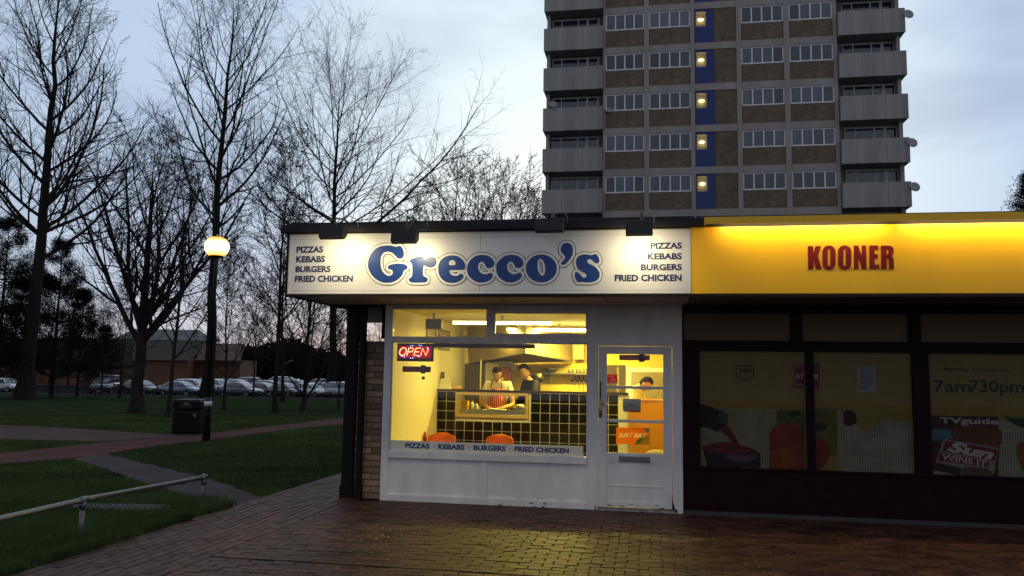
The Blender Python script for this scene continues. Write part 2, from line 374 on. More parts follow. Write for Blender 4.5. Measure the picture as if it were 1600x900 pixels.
# door leaf
DX0, DX1, DZ0, DZ1 = 2.776, 3.679, .048, 2.018
d = MB(); gx0, gx1 = 2.879, 3.573
d.box(DX0, gx0, .0, .044, DZ0, DZ1, bev=.003)
door = part('door', d, white, ta)
part('door_stile', MB().box(gx1, DX1, .0, .044, DZ0, DZ1, bev=.003), white, door)
for a, b, n in ((1.920, DZ1-.001, 'top_rail'), (.60, .702, 'lock_rail'), (DZ0+.001, .11, 'bottom_rail')):
    part(n, MB().box(gx0+.0005, gx1-.0005, .001, .043, a, b, bev=.002), white, door)
part('lower_panel', MB().box(gx0+.0005, gx1-.0005, .014, .03, .11, .60), white, door)
m = MB(); m.box(gx0, gx1, .008, .0138, .575, .60); m.box(gx0, gx1, .008, .0138, .11, .125); m.box(gx0+.0005, gx0+.012, .008, .0138, .125, .575); m.box(gx1-.012, gx1-.0005, .008, .0138, .125, .575); m.box(gx0+.012, gx1-.012, .006, .0138, .295, .310)
part('panel_moulding', m, white, door)
for a in (1.489, 1.075): part('glazing_bar', MB().box(gx0+.0005, gx1-.0005, -.004, .04, a, a+.036, bev=.004), white, door)
for a, b in ((.702, 1.075), (1.111, 1.489), (1.525, 1.920)): part('door_pane', box(gx0, gx1, .02, .024, a, b), clear, door)
m = MB(); m.box(2.785, 2.822, -.010, 0, 1.13, 1.345, bev=.003); m.box(2.797, 2.812, -.045, -.010, 1.29, 1.305); m.tube([(2.804, -.045, 1.297), (2.85, -.05, 1.30), (2.90, -.05, 1.302)], .008, 8); m.ball((2.803, -.016, 1.21), .014)
part('door_handle', m, brass, door, True)
part('pull_handle', MB().tube([(2.803, -.0, 1.57), (2.803, -.04, 1.56), (2.803, -.045, 1.46), (2.803, -.04, 1.37), (2.803, 0, 1.36)], .008, 8), mat('dark_bronze_pull', (.05, .045, .05), rough=.4, metal=.6), door, True)
m = MB(); m.box(3.031, 3.413, -.006, 0.0005, .592, .662, bev=.003); m.box(3.052, 3.392, -.011, -.0062, .607, .648, bev=.003)
part('letter_plate', m, mat('dull_aluminium', (.25, .25, .29), rough=.4, metal=.7), door)
# chipped paint along the bottom: little dark scabs where the timber shows
rot = mat('bare_rotten_timber', (.035, .025, .02), rough=.9, var=.4, scale=30)
m = MB()
for i in range(34):
    x = random.choice([random.uniform(1.5, 2.6), random.uniform(2.8, 3.66), random.uniform(.1, 2.6)]); z = random.choice([.012, .094, .10, .05]) if x < 2.7 else random.uniform(.055, .085)
    y0 = -.018 if (x < 2.7 and z < .088) else (.008 if x < 2.7 else -.002); w = random.uniform(.01, .05); h = random.uniform(.004, .012)
    n = 7; pts = [(x+w*math.cos(2*math.pi*k/n)*random.uniform(.5, 1), z+h*math.sin(2*math.pi*k/n)*random.uniform(.5, 1)) for k in range(n)]; m.prism(pts, y0, y0+.0015)
m.prism([(3.672, .02), (3.69, .02), (3.71, .05), (3.685, .14), (3.678, .24), (3.672, .10)], -.0155, -.0138)
m.prism([(3.70, .01), (3.74, .01), (3.735, .045), (3.705, .055)], -.0155, -.0138)
m.prism([(2.735, .0), (2.752, .0), (2.748, .06), (2.738, .055)], -.0145, -.0125)
part('paint_chips', m, rot, ta, kind='stuff')

# shell of the shop
part('floor', box(-.03, 3.80, .0905, 4.7, .0, .02), floor_in, ta)
part('side_wall', box(-.13, -.001, .30, 8.2, 0, ZT), mortar, ta)
part('left_inner_wall', box(-.0005, .02, .0905, 4.6, .02, ZT-.03), creamwall, ta)
part('right_inner_wall', box(3.78, 3.90, .0905, 4.7, 0, ZT-.03), yelwall, ta)
part('back_wall', box(.02, 3.78, 4.6, 4.7, .02, ZT-.03), yelwall, ta)
part('ceiling', box(-.03, 3.90, .0905, 4.7, ZT-.03, ZT-.001), mat('white_ceiling', (.8, .76, .62), rough=.8), ta)
# canopy roof: soffit boards, core, edge
sof = part('soffit', box(-.80, 3.852, -1.34, -.013, 2.5365, 2.55), soffitm, ta)
for x in (.45, 1.68, 2.91): part('soffit_joint', box(x, x+.006, -1.335, -.02, 2.535, 2.5375), black, ta)
part('roof_core', box(-.79, 3.852, -1.33, 9, 2.552, 3.25), black, ta)
part('side_fascia', box(-.83, -.792, -1.34, 9, 2.52, 3.25), blackroof, ta)
part('roof_edge', MB().box(-.86, 4.0, -1.46, 9, 3.262, 3.352, bev=.006), blackroof, ta)
part('roof_deck', box(-.80, 3.9, -1.3, 8.9, 3.353, 3.40), blackroof, ta)
part('outer_side_wall', box(-.15, -.131, .42, 8.2, 0, ZT), mortar, ta)
part('rear_wall', box(-.15, 3.9, 8.2, 8.4, 0, 3.2), mortar, ta)

# brick pier left of the front: every brick is a part
pier = part('brick_pier', box(-.405, -.042, .07, .40, 0, 2.055), mortar, ta)
course = .0825
meB = {}
for nm, L in (('s', .222), ('h', .104), ('q', .128)):
    for v in range(3):
        mb = MB().box(0, L, 0, .10, 0, .068, bev=.004)
        mb.v = [(x+random.uniform(-.0015, .0015), y+random.uniform(-.002, .002), z+random.uniform(-.0015, .0015)) for x, y, z in mb.v]
        meB[nm, v] = mb.mesh('brick', brickm)
for r in range(25):
    z = .006 + r*course; seq = ['s', 'q'] if r % 2 else ['q', 's']; x = -.412
    for q in seq:
        L = {'s': .222, 'q': .128}[q]
        if r == 24 and q == 's' : x += L+.011; continue
        bump_part('brick', meB[q, random.randrange(3)], pier, (x, .052+random.uniform(-.004, .004), z)); x += L+.011
for r in range(25):                                                      # left return of the pier
    z = .006 + r*course
    for q, y in ((('s', .155),) if r % 2 else (('h', .155), ('q', .27))):
        L = {'s': .222, 'h': .104, 'q': .128}[q]
        bump_part('brick', meB[q, random.randrange(3)], pier, (-.413+.1, y, z), (0, 0, math.pi/2))
part('black_jamb', box(-.0415, -.0355, -.004, .05, 0, ZT), black, ta)
part('black_upright', box(-.105, -.036, .06, .12, 2.09, ZT), black, ta)
part('canopy_beam', box(-.75, -.036, .42, .56, 2.33, 2.536), soffitm, ta)

def post(lbl, x0, x1, y0, y1):
    p = thing('canopy_post', lbl, 'post', ((x0+x1)/2, (y0+y1)/2, 0), group='posts under the canopy corner')
    part('shaft', MB().box(x0, x1, y0, y1, 0, 2.53, bev=.006), black, p)
    part('foot', MB().box(x0-.012, x1+.012, y0-.012, y1+.012, 0, .16, bev=.004), black, p)
    return p
post('thick black square post at the corner of the takeaway canopy', -.615, -.455, .10, .26)
post('thin black pipe post between the thick post and the brick pier', -.37, -.30, -.03, .045)

# ---------------------------------------------------------------- Grecco's sign
YS = -1.372
sg = thing('shop_sign', "long white fascia sign reading Grecco's in blue with menu words at both ends", 'sign', (1.54, YS, 2.54))
part('sign_panel', box(-.765, 1.524, YS, YS+.018, 2.552, 3.236), whitepanel, sg)
part('sign_panel', box(1.528, 3.842, YS, YS+.018, 2.552, 3.236), whitepanel, sg)
m = MB(); m.box(-.777, -.7655, YS-.012, YS+.02, 2.541, 3.248); m.box(3.8425, 3.854, YS-.012, YS+.02, 2.541, 3.248); m.box(-.7655, 3.8425, YS-.012, YS+.02, 3.2365, 3.248); m.box(-.7655, 3.8425, YS-.012, YS+.02, 2.541, 2.5515)
m.box(-.75, 3.83, YS-.003, YS-.0005, 3.185, 3.190); m.box(-.75, 3.83, YS-.003, YS-.0005, 2.578, 2.582)
part('sign_frame', m, alum, sg)
part('sign_drip', box(-.80, 3.86, YS-.005, YS+.03, 2.505, 2.5395), black, sg)
yl = YS-.0035
A = zc(570, 370, 11.25, YS); Bz = zc(630, 370, 11.25, YS); Cz = zc(720, 370, 11.25, YS); Sz = zc(860, 370, 11.25, YS)
G_ = [(60,480),(75,380),(120,290),(190,215),(280,170),(390,155),(470,158),(530,172),(562,179),(590,166),(625,163),(655,190),(680,240),(690,300),(682,350),(655,378),(615,385),(575,372),(545,340),(510,300),(465,272),(415,262),(360,270),(315,305),(288,360),(280,440),(285,520),(305,590),(345,645),(395,680),(435,688),(478,672),(497,635),(490,598),(460,578),(425,570),(408,545),(428,505),(500,483),(600,472),(690,482),(740,505),(755,540),(740,570),(700,590),(680,620),(665,665),(630,710),(570,760),(500,795),(420,808),(320,800),(230,765),(150,700),(95,620),(66,550)]
r_ = [(115,430),(150,395),(220,365),(300,342),(345,340),(360,362),(368,400),(385,405),(415,375),(470,360),(530,362),(575,385),(590,430),(580,480),(545,525),(485,542),(430,530),(395,510),(368,505),(357,530),(350,600),(353,665),(372,700),(420,722),(435,755),(415,790),(360,803),(180,803),(125,792),(102,760),(115,730),(150,705),(162,660),(165,560),(160,490),(138,455)]
e_ = [(618,570),(630,480),(675,400),(750,350),(860,328),(960,345),(1035,395),(1080,460),(1090,530),(1073,575),(1030,583),(920,584),(830,586),(812,600),(820,630),(850,665),(910,688),(965,680),(1000,655),(1035,652),(1062,680),(1060,715),(1020,760),(950,795),(860,810),(760,795),(680,740),(632,660)]
eh = [(808,480),(812,440),(835,418),(865,412),(895,420),(918,450),(922,485),(905,499),(865,501),(825,500)]
c_ = [(110,570),(130,470),(190,390),(280,335),(390,320),(490,340),(560,390),(590,455),(575,510),(540,545),(490,555),(450,535),(425,490),(400,450),(370,440),(330,455),(305,510),(310,570),(345,625),(400,658),(450,660),(500,640),(535,635),(562,660),(560,705),(520,755),(450,790),(370,805),(270,790),(180,730),(130,660)]
ap = [(185,240),(190,180),(230,125),(290,108),(350,125),(390,180),(398,250),(385,330),(340,400),(290,460),(240,492),(200,488),(190,460),(215,430),(250,390),(260,350),(235,315),(200,285)]
s_ = [(452,470),(455,410),(490,350),(560,315),(640,312),(700,325),(740,322),(780,305),(820,320),(850,370),(862,420),(850,455),(820,470),(780,455),(745,420),(715,398),(680,395),(652,415),(655,450),(690,480),(750,505),(810,550),(855,610),(868,670),(850,730),(800,775),(720,798),(640,802),(560,795),(490,798),(455,760),(432,700),(430,650),(445,622),(480,625),(530,665),(575,712),(610,718),(635,690),(625,655),(580,625),(520,590),(475,545)]
oo = [(846+24.2*math.cos(t*math.pi/10), 419.5-21.8*math.sin(t*math.pi/10)) for t in range(20)]
oh = [(846+6.0*math.cos(t*math.pi/6)-1.6*math.sin(t*math.pi/6), 417.6-13.3*math.sin(t*math.pi/6)) for t in range(12)]
Oz = zc(0, 0, 1, YS)
letters = [[smoothloop(A(G_))], [smoothloop(Bz(r_))], [smoothloop(Bz(e_)), smoothloop(Bz(eh))], [smoothloop(Cz(c_))],
           [smoothloop(Cz([(x+512, y-2) for x, y in c_]))], [smoothloop(Oz(oo)), smoothloop(Oz(oh))], [smoothloop(Sz(ap))], [smoothloop(Sz(s_))]]
def ins_offset(loops, d):
    "offset of closed loops along their normals (outer loops grow, holes shrink)"
    res = []
    for k, lp in enumerate(loops):
        a = sum(lp[i][0]*lp[(i+1) % len(lp)][1]-lp[(i+1) % len(lp)][0]*lp[i][1] for i in range(len(lp))); sgn = (1 if a > 0 else -1)*(1 if k == 0 else -1)
        n = len(lp); o = []
        for i in range(n):
            dx, dz = lp[(i+1) % n][0]-lp[i-1][0], lp[(i+1) % n][1]-lp[i-1][1]; L = math.hypot(dx, dz) or 1
            o.append((lp[i][0]+sgn*d*dz/L, lp[i][1]-sgn*d*dx/L))
        if k:
            a2 = sum(o[i][0]*o[(i+1) % n][1]-o[(i+1) % n][0]*o[i][1] for i in range(n))
            xs = [p[0] for p in lp]
            if a2*a <= 0 or max(xs)-min(xs) < 2.2*d: continue
        res.append(o)
    return res
def ring_mesh(loops, d, y, t=.0015):
    "union of the letter and a band of half width d round its edge: quads along the edge"
    m = MB()
    for k, lp in enumerate(loops):
        if lp is None: continue
        n = len(lp); a = sum(lp[i][0]*lp[(i+1) % n][1]-lp[(i+1) % n][0]*lp[i][1] for i in range(n)); sgn = (1 if a > 0 else -1)*(1 if k == 0 else -1)
        P, Q = [], []
        for i in range(n):
            dx, dz = lp[(i+1) % n][0]-lp[i-1][0], lp[(i+1) % n][1]-lp[i-1][1]; L = math.hypot(dx, dz) or 1
            P.append((lp[i][0]+sgn*d*dz/L, lp[i][1]-sgn*d*dx/L)); Q.append((lp[i][0]-sgn*.004*dz/L, lp[i][1]+sgn*.004*dx/L))
        for i in range(n):
            j = (i+1) % n
            for f in (((P[i], P[j], Q[j], Q[i])),):
                ar = sum(f[u][0]*f[(u+1) % 4][1]-f[(u+1) % 4][0]*f[u][1] for u in range(4))
                vs = [(p[0], y, p[1]) for p in f]; m.add(vs, [(0, 1, 2, 3) if ar > 0 else (3, 2, 1, 0)])
    return m
for lp in letters:
    rings = [[lp[0]], *[[None, h_] for h_ in lp[1:]]]
    L_ = shape('letter', lp, blue, yl-.006, sg, .0025)
    for rg_ in rings:
        part('dark_outline', ring_mesh(rg_, .0335, yl-.0005), ringdark, L_)
        part('white_border', ring_mesh(rg_, .0262, yl-.0028), ringwhite, L_)
def pz(x, y, pl=YS): return SHOP.plane(x, y, pl)
for wd, x0, x1, yt, yb in (('PIZZAS', 463.5, 505, 385, 395), ('KEBABS', 463, 508, 400, 410), ('BURGERS', 462, 516.5, 415.5, 425.5), ('FRIED CHICKEN', 461, 551.5, 430.5, 440.5),
                          ('PIZZAS', 1016.5, 1065.5, 379, 389), ('KEBABS', 1012, 1065.5, 395.5, 405.5), ('BURGERS', 1001.5, 1065.5, 412.5, 422.5), ('FRIED CHICKEN', 960.5, 1065, 429, 439.5)):
    a = pz(x0, (yt+yb)/2); b = pz(x1, (yt+yb)/2); t_, b_ = pz((x0+x1)/2, yt), pz((x0+x1)/2, yb)
    text(wd, navy, yl, a[0], b[0], b_[1], t_[1], sg, off=.038)

# ---------------------------------------------------------------- floodlights on arms
lampglow = emis('halogen_tube', (1, .80, .38), 90)
housing = mat('black_cast_housing', (.008, .008, .010), rough=.5)
def flood(x, z, lit, lbl):
    yl_ = -1.84; f = thing('floodlight', lbl, 'floodlight', (x, -1.46, 3.352), group='black floodlights over the fascia sign')
    w = .145 if abs(x-2.375) > .1 else .155
    m = MB()                                            # housing, open to the sign; tilted a little down
    pr = [(yl_-.05, z+.07), (yl_-.075, z-.055), (yl_-.01, z-.078), (yl_+.075, z-.02), (yl_+.075, z+.075)]
    vs = [(x-w*.95, a, b) for a, b in pr]+[(x+w*.95, a, b) for a, b in pr]
    n = 5; m.add(vs, [(0, 1, 2, 3, 4)[::-1], (5, 6, 7, 8, 9)]+[(i, (i+1) % n, (i+1) % n+n, i+n) for i in range(n)])
    h = part('housing', m, housing, f)
    g = MB(); g.add([(x-.10, yl_+.010, z-.073), (x+.10, yl_+.010, z-.073), (x+.10, yl_+.068, z-.035), (x-.10, yl_+.068, z-.035)], [(0, 1, 2, 3)])
    part('lens', g, lampglow if lit else mat('dark_lens', (.05, .05, .06), rough=.1), h)
    fn = MB()
    for k in range(6): xx = x-w*.8+k*w*.32; fn.box(xx, xx+.006, yl_-.03, yl_+.06, z+.074, z+.090)
    part('cooling_fins', fn, housing, h)
    part('arm', MB().tube([(x+.02, -1.40, 3.362), (x+.02, -1.62, 3.372), (x+.02, yl_, 3.34), (x+.02, yl_, z+.085)], .011, 6), mat('galvanised_arm', (.10, .10, .11), rough=.5, metal=.5), f)
    part('cable', MB().tube([(x+.02, yl_+.01, z+.08), (x+.06, yl_+.03, z+.15), (x+.11, -1.72, 3.40), (x+.15, -1.55, 3.385), (x+.15, -1.45, 3.30)], .005, 5), mat('grey_cable', (.25, .25, .25)), f)
    if lit:
        ld = bpy.data.lights.new('lamp', 'AREA'); ld.shape = 'RECTANGLE'; ld.size = .18; ld.size_y = .06; ld.energy = 1.7; ld.color = (1, .85, .52); ld.spread = math.radians(150)
        lo = bpy.data.objects.new('lamp', ld); COL.objects.link(lo); lo.parent = f
        lo.location = (0, yl_+.055+1.46, z-.055-3.352); lo.rotation_euler = (math.radians(62), 0, 0)
flood(-.046, 3.177, True, 'lit black floodlight at the left end of the white sign')
flood(.784, 3.118, True, 'lit black floodlight hanging lowest, above the big letter G')
flood(2.375, 3.215, False, 'unlit black floodlight between the two lit ones over the right half of the sign')
flood(3.313, 3.168, True, 'lit black floodlight just left of the right-hand menu words')

# ---------------------------------------------------------------- yellow sign of the shop next door
ks = thing('shop_sign', 'long yellow fascia sign reading KOONER in dark red, lit from its top', 'sign', (7.5, YS, 2.54))
for a, b in ((3.856, 7.6), (7.603, 11.4)): part('sign_panel', box(a, b, YS, YS+.02, 2.541, 3.262), yelpan, ks)
part('sign_drip', box(3.8605, 11.4, YS-.005, YS+.03, 2.505, 2.5405), black, ks)
m = MB()
m.box(4.0, 11.4, YS-.19, YS-.182, 3.262, 3.335); m.box(4.0, 11.4, YS-.1815, YS+.02, 3.327, 3.335); m.box(3.992, 4.0, YS-.19, YS+.02, 3.262, 3.335)
part('light_trough', m, yelpan, ks)
tubeglow = emis('sign_tube', (1, .88, .50), 54)
for a, b in ((4.2, 5.84), (6.02, 7.48), (7.66, 9.12), (9.3, 10.76)):
    part('fluorescent_tube', MB().tube([(a, YS-.13, 3.306), (b, YS-.13, 3.306)], .013, 8), tubeglow, ks)
Kz = zc(1240, 370, 8.889, YS)
def rrect(x0, x1, y0, y1, r, n=6):
    o = []
    for cx, cy, a0 in ((x1-r, y0+r, -90), (x1-r, y1-r, 0), (x0+r, y1-r, 90), (x0+r, y0+r, 180)):
        o += [(cx+r*math.cos(math.radians(a0+90*k/n)), cy+r*math.sin(math.radians(a0+90*k/n))) for k in range(n+1)]
    return o
KL = [[[(195,130),(270,130),(272,235),(305,130),(380,130),(338,270),(388,452),(310,452),(276,325),(273,455),(200,455)]],
      [rrect(400,582,122,462,88), rrect(472,509,175,409,17)], [rrect(615,800,120,460,88), rrect(690,723,173,407,16)],
      [[(835,122),(895,122),(945,265),(945,122),(1003,122),(1012,450),(950,450),(900,300),(902,450),(838,450)]],
      [[(1050,122),(1172,122),(1172,180),(1122,180),(1122,245),(1168,245),(1168,305),(1122,305),(1125,388),(1185,388),(1188,448),(1052,448)]],
      [[(1210,122),(1310,122),(1350,128),(1380,150),(1388,185),(1388,225),(1376,255),(1352,270),(1378,285),(1388,310),(1392,450),(1325,450),(1322,325),(1314,306),(1290,303),(1292,450),(1215,450)], [(1288,178),(1305,180),(1314,192),(1315,235),(1306,246),(1288,248)]]]
for lp in KL: shape('letter', [Kz(l) for l in lp], red_l, YS-.006, ks, .005)

# ================================================================= SHOP NEXT DOOR
gr = thing('grocery_shop', 'closed shop with dark maroon front and yellow printed window vinyl behind wire mesh', 'building', (7.5, 0, 0))
part('soffit', box(3.8525, 11.4, -1.34, -.013, 2.5365, 2.55), mat('dark_soffit_board', (.16, .13, .12), rough=.8, var=.2), gr)
part('roof_core', box(3.8525, 11.4, -1.33, 9, 2.552, 3.262), black, gr)
part('roof_edge', MB().box(4.0005, 11.42, -1.42, 9, 3.338, 3.372, bev=.004), blackroof, gr)
part('roof_edge_core', box(3.9, 11.4, -1.34, 9, 3.263, 3.3375), black, gr)
part('side_wall', box(3.901, 3.99, .0905, 9, 0, 2.53), mortar, gr)
part('end_wall', box(11.2, 11.4, -.05, 9, 0, 2.53), mortar, gr)
part('rear_wall', box(3.9, 11.2, 8.8, 9, 0, 3.2), mortar, gr)
XS = [(4.014, 5.255), (5.343, 6.45), (6.63, 8.02), (8.10, 9.3), (9.48, 10.9)]
part('stall_riser', MB().box(3.8065, 11.2, -.02, .08, 0, .55, bev=.004), maroon, gr)
part('plinth', box(3.8065, 11.2, -.035, .06, 0, .05), mat('grey_plinth', (.05, .05, .055), rough=.8), gr)
part('bottom_sill', box(3.8065, 11.2, -.045, .08, .551, .572), maroon, gr)
part('head_rail', box(3.8065, 11.2, -.02, .08, 2.435, 2.535), maroon, gr)
part('transom_rail', box(3.8065, 11.2, -.03, .08, 1.972, 2.10), maroon, gr)
prev = 3.8065
for i, (a, b) in enumerate(XS+[(11.2, 0)]):
    part('mullion', box(prev, a, -.025 - .01*(i % 2), .08, .5725, 1.9715), maroon, gr); prev = b
TX = [(3.822, 5.09), (5.225, 6.42), (6.56, 7.95), (8.08, 9.4), (9.5, 10.9)]; prev = 3.8065
for i, (a, b) in enumerate(TX+[(11.2, 0)]):
    if a > prev: part('transom_mullion', box(prev, a, -.02, .08, 2.1005, 2.4345), maroon, gr)
    prev = b
tan = mat('tan_transom_board', (.15, .105, .05), rough=.7, var=.1)
for a, b in TX: part('transom_panel', box(a, b, .01, .03, 2.1005, 2.4345), tan, gr)
vinyl = mat('yellow_window_vinyl', (.30, .215, .045), rough=.6, var=.06, spec=.2)
band = mat('amber_vinyl_band', (.34, .17, .012), rough=.6, spec=.2)
pale = mat('pale_vinyl', (.46, .39, .22), rough=.6, spec=.2)
VY = .04
def vp(o, n, pts, col, dy, sm=False, crop=None, rough=.6):
    P = crop(pts); P = smoothloop(P, 4) if sm else P
    col = tuple(c*.72 for c in col)
    return shape(n, [P], mat('print_'+'_'.join('%02d' % int(c*99) for c in col), col, rough=rough, var=.22, scale=5, spec=.2), VY-dy, o, .0015)
W1 = zc(1090, 540, 4.0909, VY); W3 = zc(1300, 540, 4.0909, VY)
panes = []
for i, (a, b) in enumerate(XS):
    v = part('window_vinyl', box(a, b, VY, VY+.004, .5725, 1.9715), vinyl, gr); panes.append(v)
    shape('amber_band', [[(a+.002, 1.31), (b-.002, 1.31), (b-.002, 1.365), (a+.002, 1.365)]], band, VY-.001, v, .001)
    part('pane', box(a, b, .012, .016, .5725, 1.9715), glass('grocery_glass', (.97, .98, .98), .10), gr)
    g = MB(); p = .0285; w = .0028
    k = a+p/2
    while k < b: g.box(k, k+w, -.002, .0, .5725, 1.9715); k += p
    k = .5725+p/2
    while k < 1.97: g.box(a, b, .0003, .002, k, k+w); k += p
    part('security_mesh', g, mat('dark_wire', (.02, .02, .02), rough=.6), gr, kind='stuff')
a, b = XS[0]; v = panes[0]
vp(v, 'pale_ground', [(18,400),(505,405),(505,800),(18,775)], (.40, .34, .20), .002, crop=W1)
vp(v, 'bottle_neck_print', [(0,385),(60,385),(130,410),(175,430),(195,455),(190,500),(160,525),(125,550),(90,535),(30,520),(0,515)], (.02, .022, .015), .005, True, W1)
vp(v, 'bottle_lip_print', [(135,430),(180,435),(190,470),(180,500),(140,480)], (.10, .11, .06), .0065, True, W1)
vp(v, 'wine_print', [(145,535),(185,510),(225,560),(260,620),(245,640),(225,625),(190,580)], (.20, .02, .03), .007, True, W1)
vp(v, 'wine_glass_print', [(28,640),(110,640),(230,632),(330,650),(400,690),(405,780),(60,775)], (.03, .02, .03), .004, False, W1)
vp(v, 'wine_surface_print', [(40,645),(120,620),(230,620),(310,650),(345,680),(280,690),(150,688),(60,672)], (.26, .03, .045), .0065, True, W1)
vp(v, 'foam_print', [(170,705),(220,690),(300,700),(370,690),(385,715),(300,745),(220,735)], (.22, .10, .16), .0075, True, W1)
vp(v, 'tomato_print', [(458,620),(455,560),(500,510),(570,490),(640,510),(680,560),(682,800),(630,800),(625,740),(460,790)], (.36, .045, .02), .004, False, W1)
vp(v, 'tomato_print', [(460,680),(540,650),(610,680),(632,745),(625,798),(462,785)], (.42, .07, .02), .0055, False, W1)
vp(v, 'leaf_print', [(505,415),(680,410),(682,560),(600,500),(560,490),(505,500)], (.12, .14, .03), .003, False, W1)
vp(v, 'leaf_print', [(580,425),(640,410),(650,440),(600,455)], (.03, .05, .02), .0045, True, W1)
vp(v, 'badge_outline', [(245,125),(360,125),(360,205),(330,222),(270,222),(245,205)], (.05, .04, .015), .003, False, W1)
vp(v, 'badge_face', [(251,131),(354,131),(354,202),(326,216),(274,216),(251,202)], (.36, .25, .05), .0045, False, W1)
def ptext(s, v, x0, x1, y0, y1, colm, dy, crop, **k):
    P = crop([(x0, (y0+y1)/2), (x1, (y0+y1)/2), ((x0+x1)/2, y1), ((x0+x1)/2, y0)]); text(s, colm, VY-dy, P[0][0], P[1][0], P[2][1], P[3][1], v, **k)
inkm = mat('black_ink', (.018, .015, .012), rough=.6, spec=.2); whm = mat('white_ink', (.60, .52, .48), rough=.6, spec=.2)
ptext('PP', v, 264, 342, 148, 182, inkm, .006, W1, off=.03, shear=.2)
ptext('PayPoint', v, 268, 340, 190, 202, inkm, .006, W1, off=.0)
vp(v, 'atm_print', [(608,115),(682,115),(682,272),(608,272)], (.28, .012, .03), .003, False, W1)
ptext('AT', v, 622, 682, 178, 212, whm, .006, W1, off=.03)
m = MB(); P = W1([(616,128),(682,128),(682,252),(616,252)]); 
m.box(P[0][0], P[1][0], VY-.0055, VY-.004, P[0][1]-.004, P[0][1]); m.box(P[3][0], P[2][0], VY-.0055, VY-.004, P[3][1], P[3][1]+.004); m.box(P[0][0]-.004, P[0][0], VY-.0055, VY-.004, P[3][1], P[0][1])
part('atm_border', m, whm, v)
v = panes[1]
vp(v, 'atm_print', [(742,115),(778,115),(778,275),(742,275)], (.28, .012, .03), .003, False, W1)
ptext('M', v, 743, 768, 178, 214, whm, .006, W1, off=.03)
vp(v, 'tomato_print', [(742,590),(800,600),(835,640),(845,700),(810,770),(760,796),(742,796)], (.33, .045, .02), .004, True, W1)
vp(v, 'leaf_print', [(742,410),(893,410),(893,705),(842,705),(830,640),(800,600),(742,575)], (.20, .17, .03), .003, False, W1)
vp(v, 'leaf_print', [(760,500),(810,495),(820,530),(780,550),(750,530)], (.05, .06, .02), .0045, True, W1)
vp(v, 'notice_print', [(160,138),(282,132),(284,296),(165,298)], (.46, .46, .50), .003, False, W3)
m = MB()
for k in range(9):
    P = W3([(178, 152+k*15), (270-(k*37 % 30), 152+k*15)]); m.box(P[0][0], P[1][0], VY-.0055, VY-.004, P[0][1]-.006, P[0][1])
part('notice_lines', m, inkm, v)
vp(v, 'egg_ground', [(36,415),(75,412),(70,500),(200,560),(330,480),(524,490),(526,825),(36,810)], (.44, .36, .26), .002, False, W3)
vp(v, 'fruit_print', [(72,430),(105,412),(145,430),(158,480),(130,510),(80,505)], (.10, .02, .025), .004, True, W3)
vp(v, 'cream_print', [(85,520),(150,500),(200,570),(260,590),(330,560),(350,460),(370,480),(380,560),(450,540),(490,560),(460,620),(380,650),(300,660),(180,650),(100,600)], (.52, .40, .34), .0035, True, W3)
v = panes[2]
vp(v, 'magazine_print', [(632,445),(1062,455),(1068,640),(1060,845),(632,835)], (.10, .03, .03), .002, False, W3)
vp(v, 'food_print', [(770,520),(1055,520),(1062,650),(850,640),(780,590)], (.20, .07, .03), .0035, True, W3)
ptext('TVguide', v, 690, 1064, 462, 512, whm, .004, W3, off=.03)
vp(v, 'magazine_print', [(632,535),(768,530),(775,600),(632,612)], (.12, .20, .24), .0035, False, W3)
ptext('mag', v, 640, 760, 545, 585, mat('cyan_ink', (.10, .30, .36), rough=.6, spec=.2), .006, W3, off=.03)
vp(v, 'newspaper_print', [(712,596),(1064,655),(1030,830),(640,838),(668,720)], (.42, .36, .36), .005, False, W3)
vp(v, 'masthead_print', [(726,606),(1056,664),(1040,735),(705,676)], (.30, .015, .04), .0065, False, W3)
P = W3([(735, 668), (1035, 668), (880, 700), (880, 638)])
text('Sun', whm, VY-.008, P[0][0], P[1][0], P[2][1]-.008, P[3][1]+.008, v, off=.05, shear=.3, rot=-.175)
vp(v, 'headline_print', [(690,685),(1010,738),(990,775),(672,735)], (.34, .05, .03), .0065, False, W3)
ptext('WINS IT', v, 700, 990, 712, 752, whm, .008, W3, off=.02, rot=-.15)
vp(v, 'headline_print', [(660,745),(830,785),(815,830),(645,795)], (.03, .03, .03), .0065, False, W3)
vp(v, 'photo_print', [(850,775),(1000,790),(1010,838),(840,838)], (.22, .12, .09), .0065, True, W3)
vp(v, 'leaf_print', [(1100,455),(1180,462),(1300,480),(1300,520),(1200,520)], (.03, .10, .03), .0035, True, W3)
vp(v, 'pale_ground', [(1066,470),(1400,470),(1400,860),(1066,850)], (.46, .42, .30), .002, False, W3)
vp(v, 'carrot_print', [(1180,630),(1260,620),(1300,700),(1280,790),(1220,800),(1190,720)], (.42, .13, .03), .0035, True, W3)
ptext('Monday to Saturday', v, 718, 1140, 140, 172, inkm, .003, W3, off=.005)
ptext('7am', v, 648, 888, 222, 298, inkm, .003, W3, off=.02)
ptext('730pm', v, 878, 1226, 222, 322, inkm, .003, W3, off=.02)

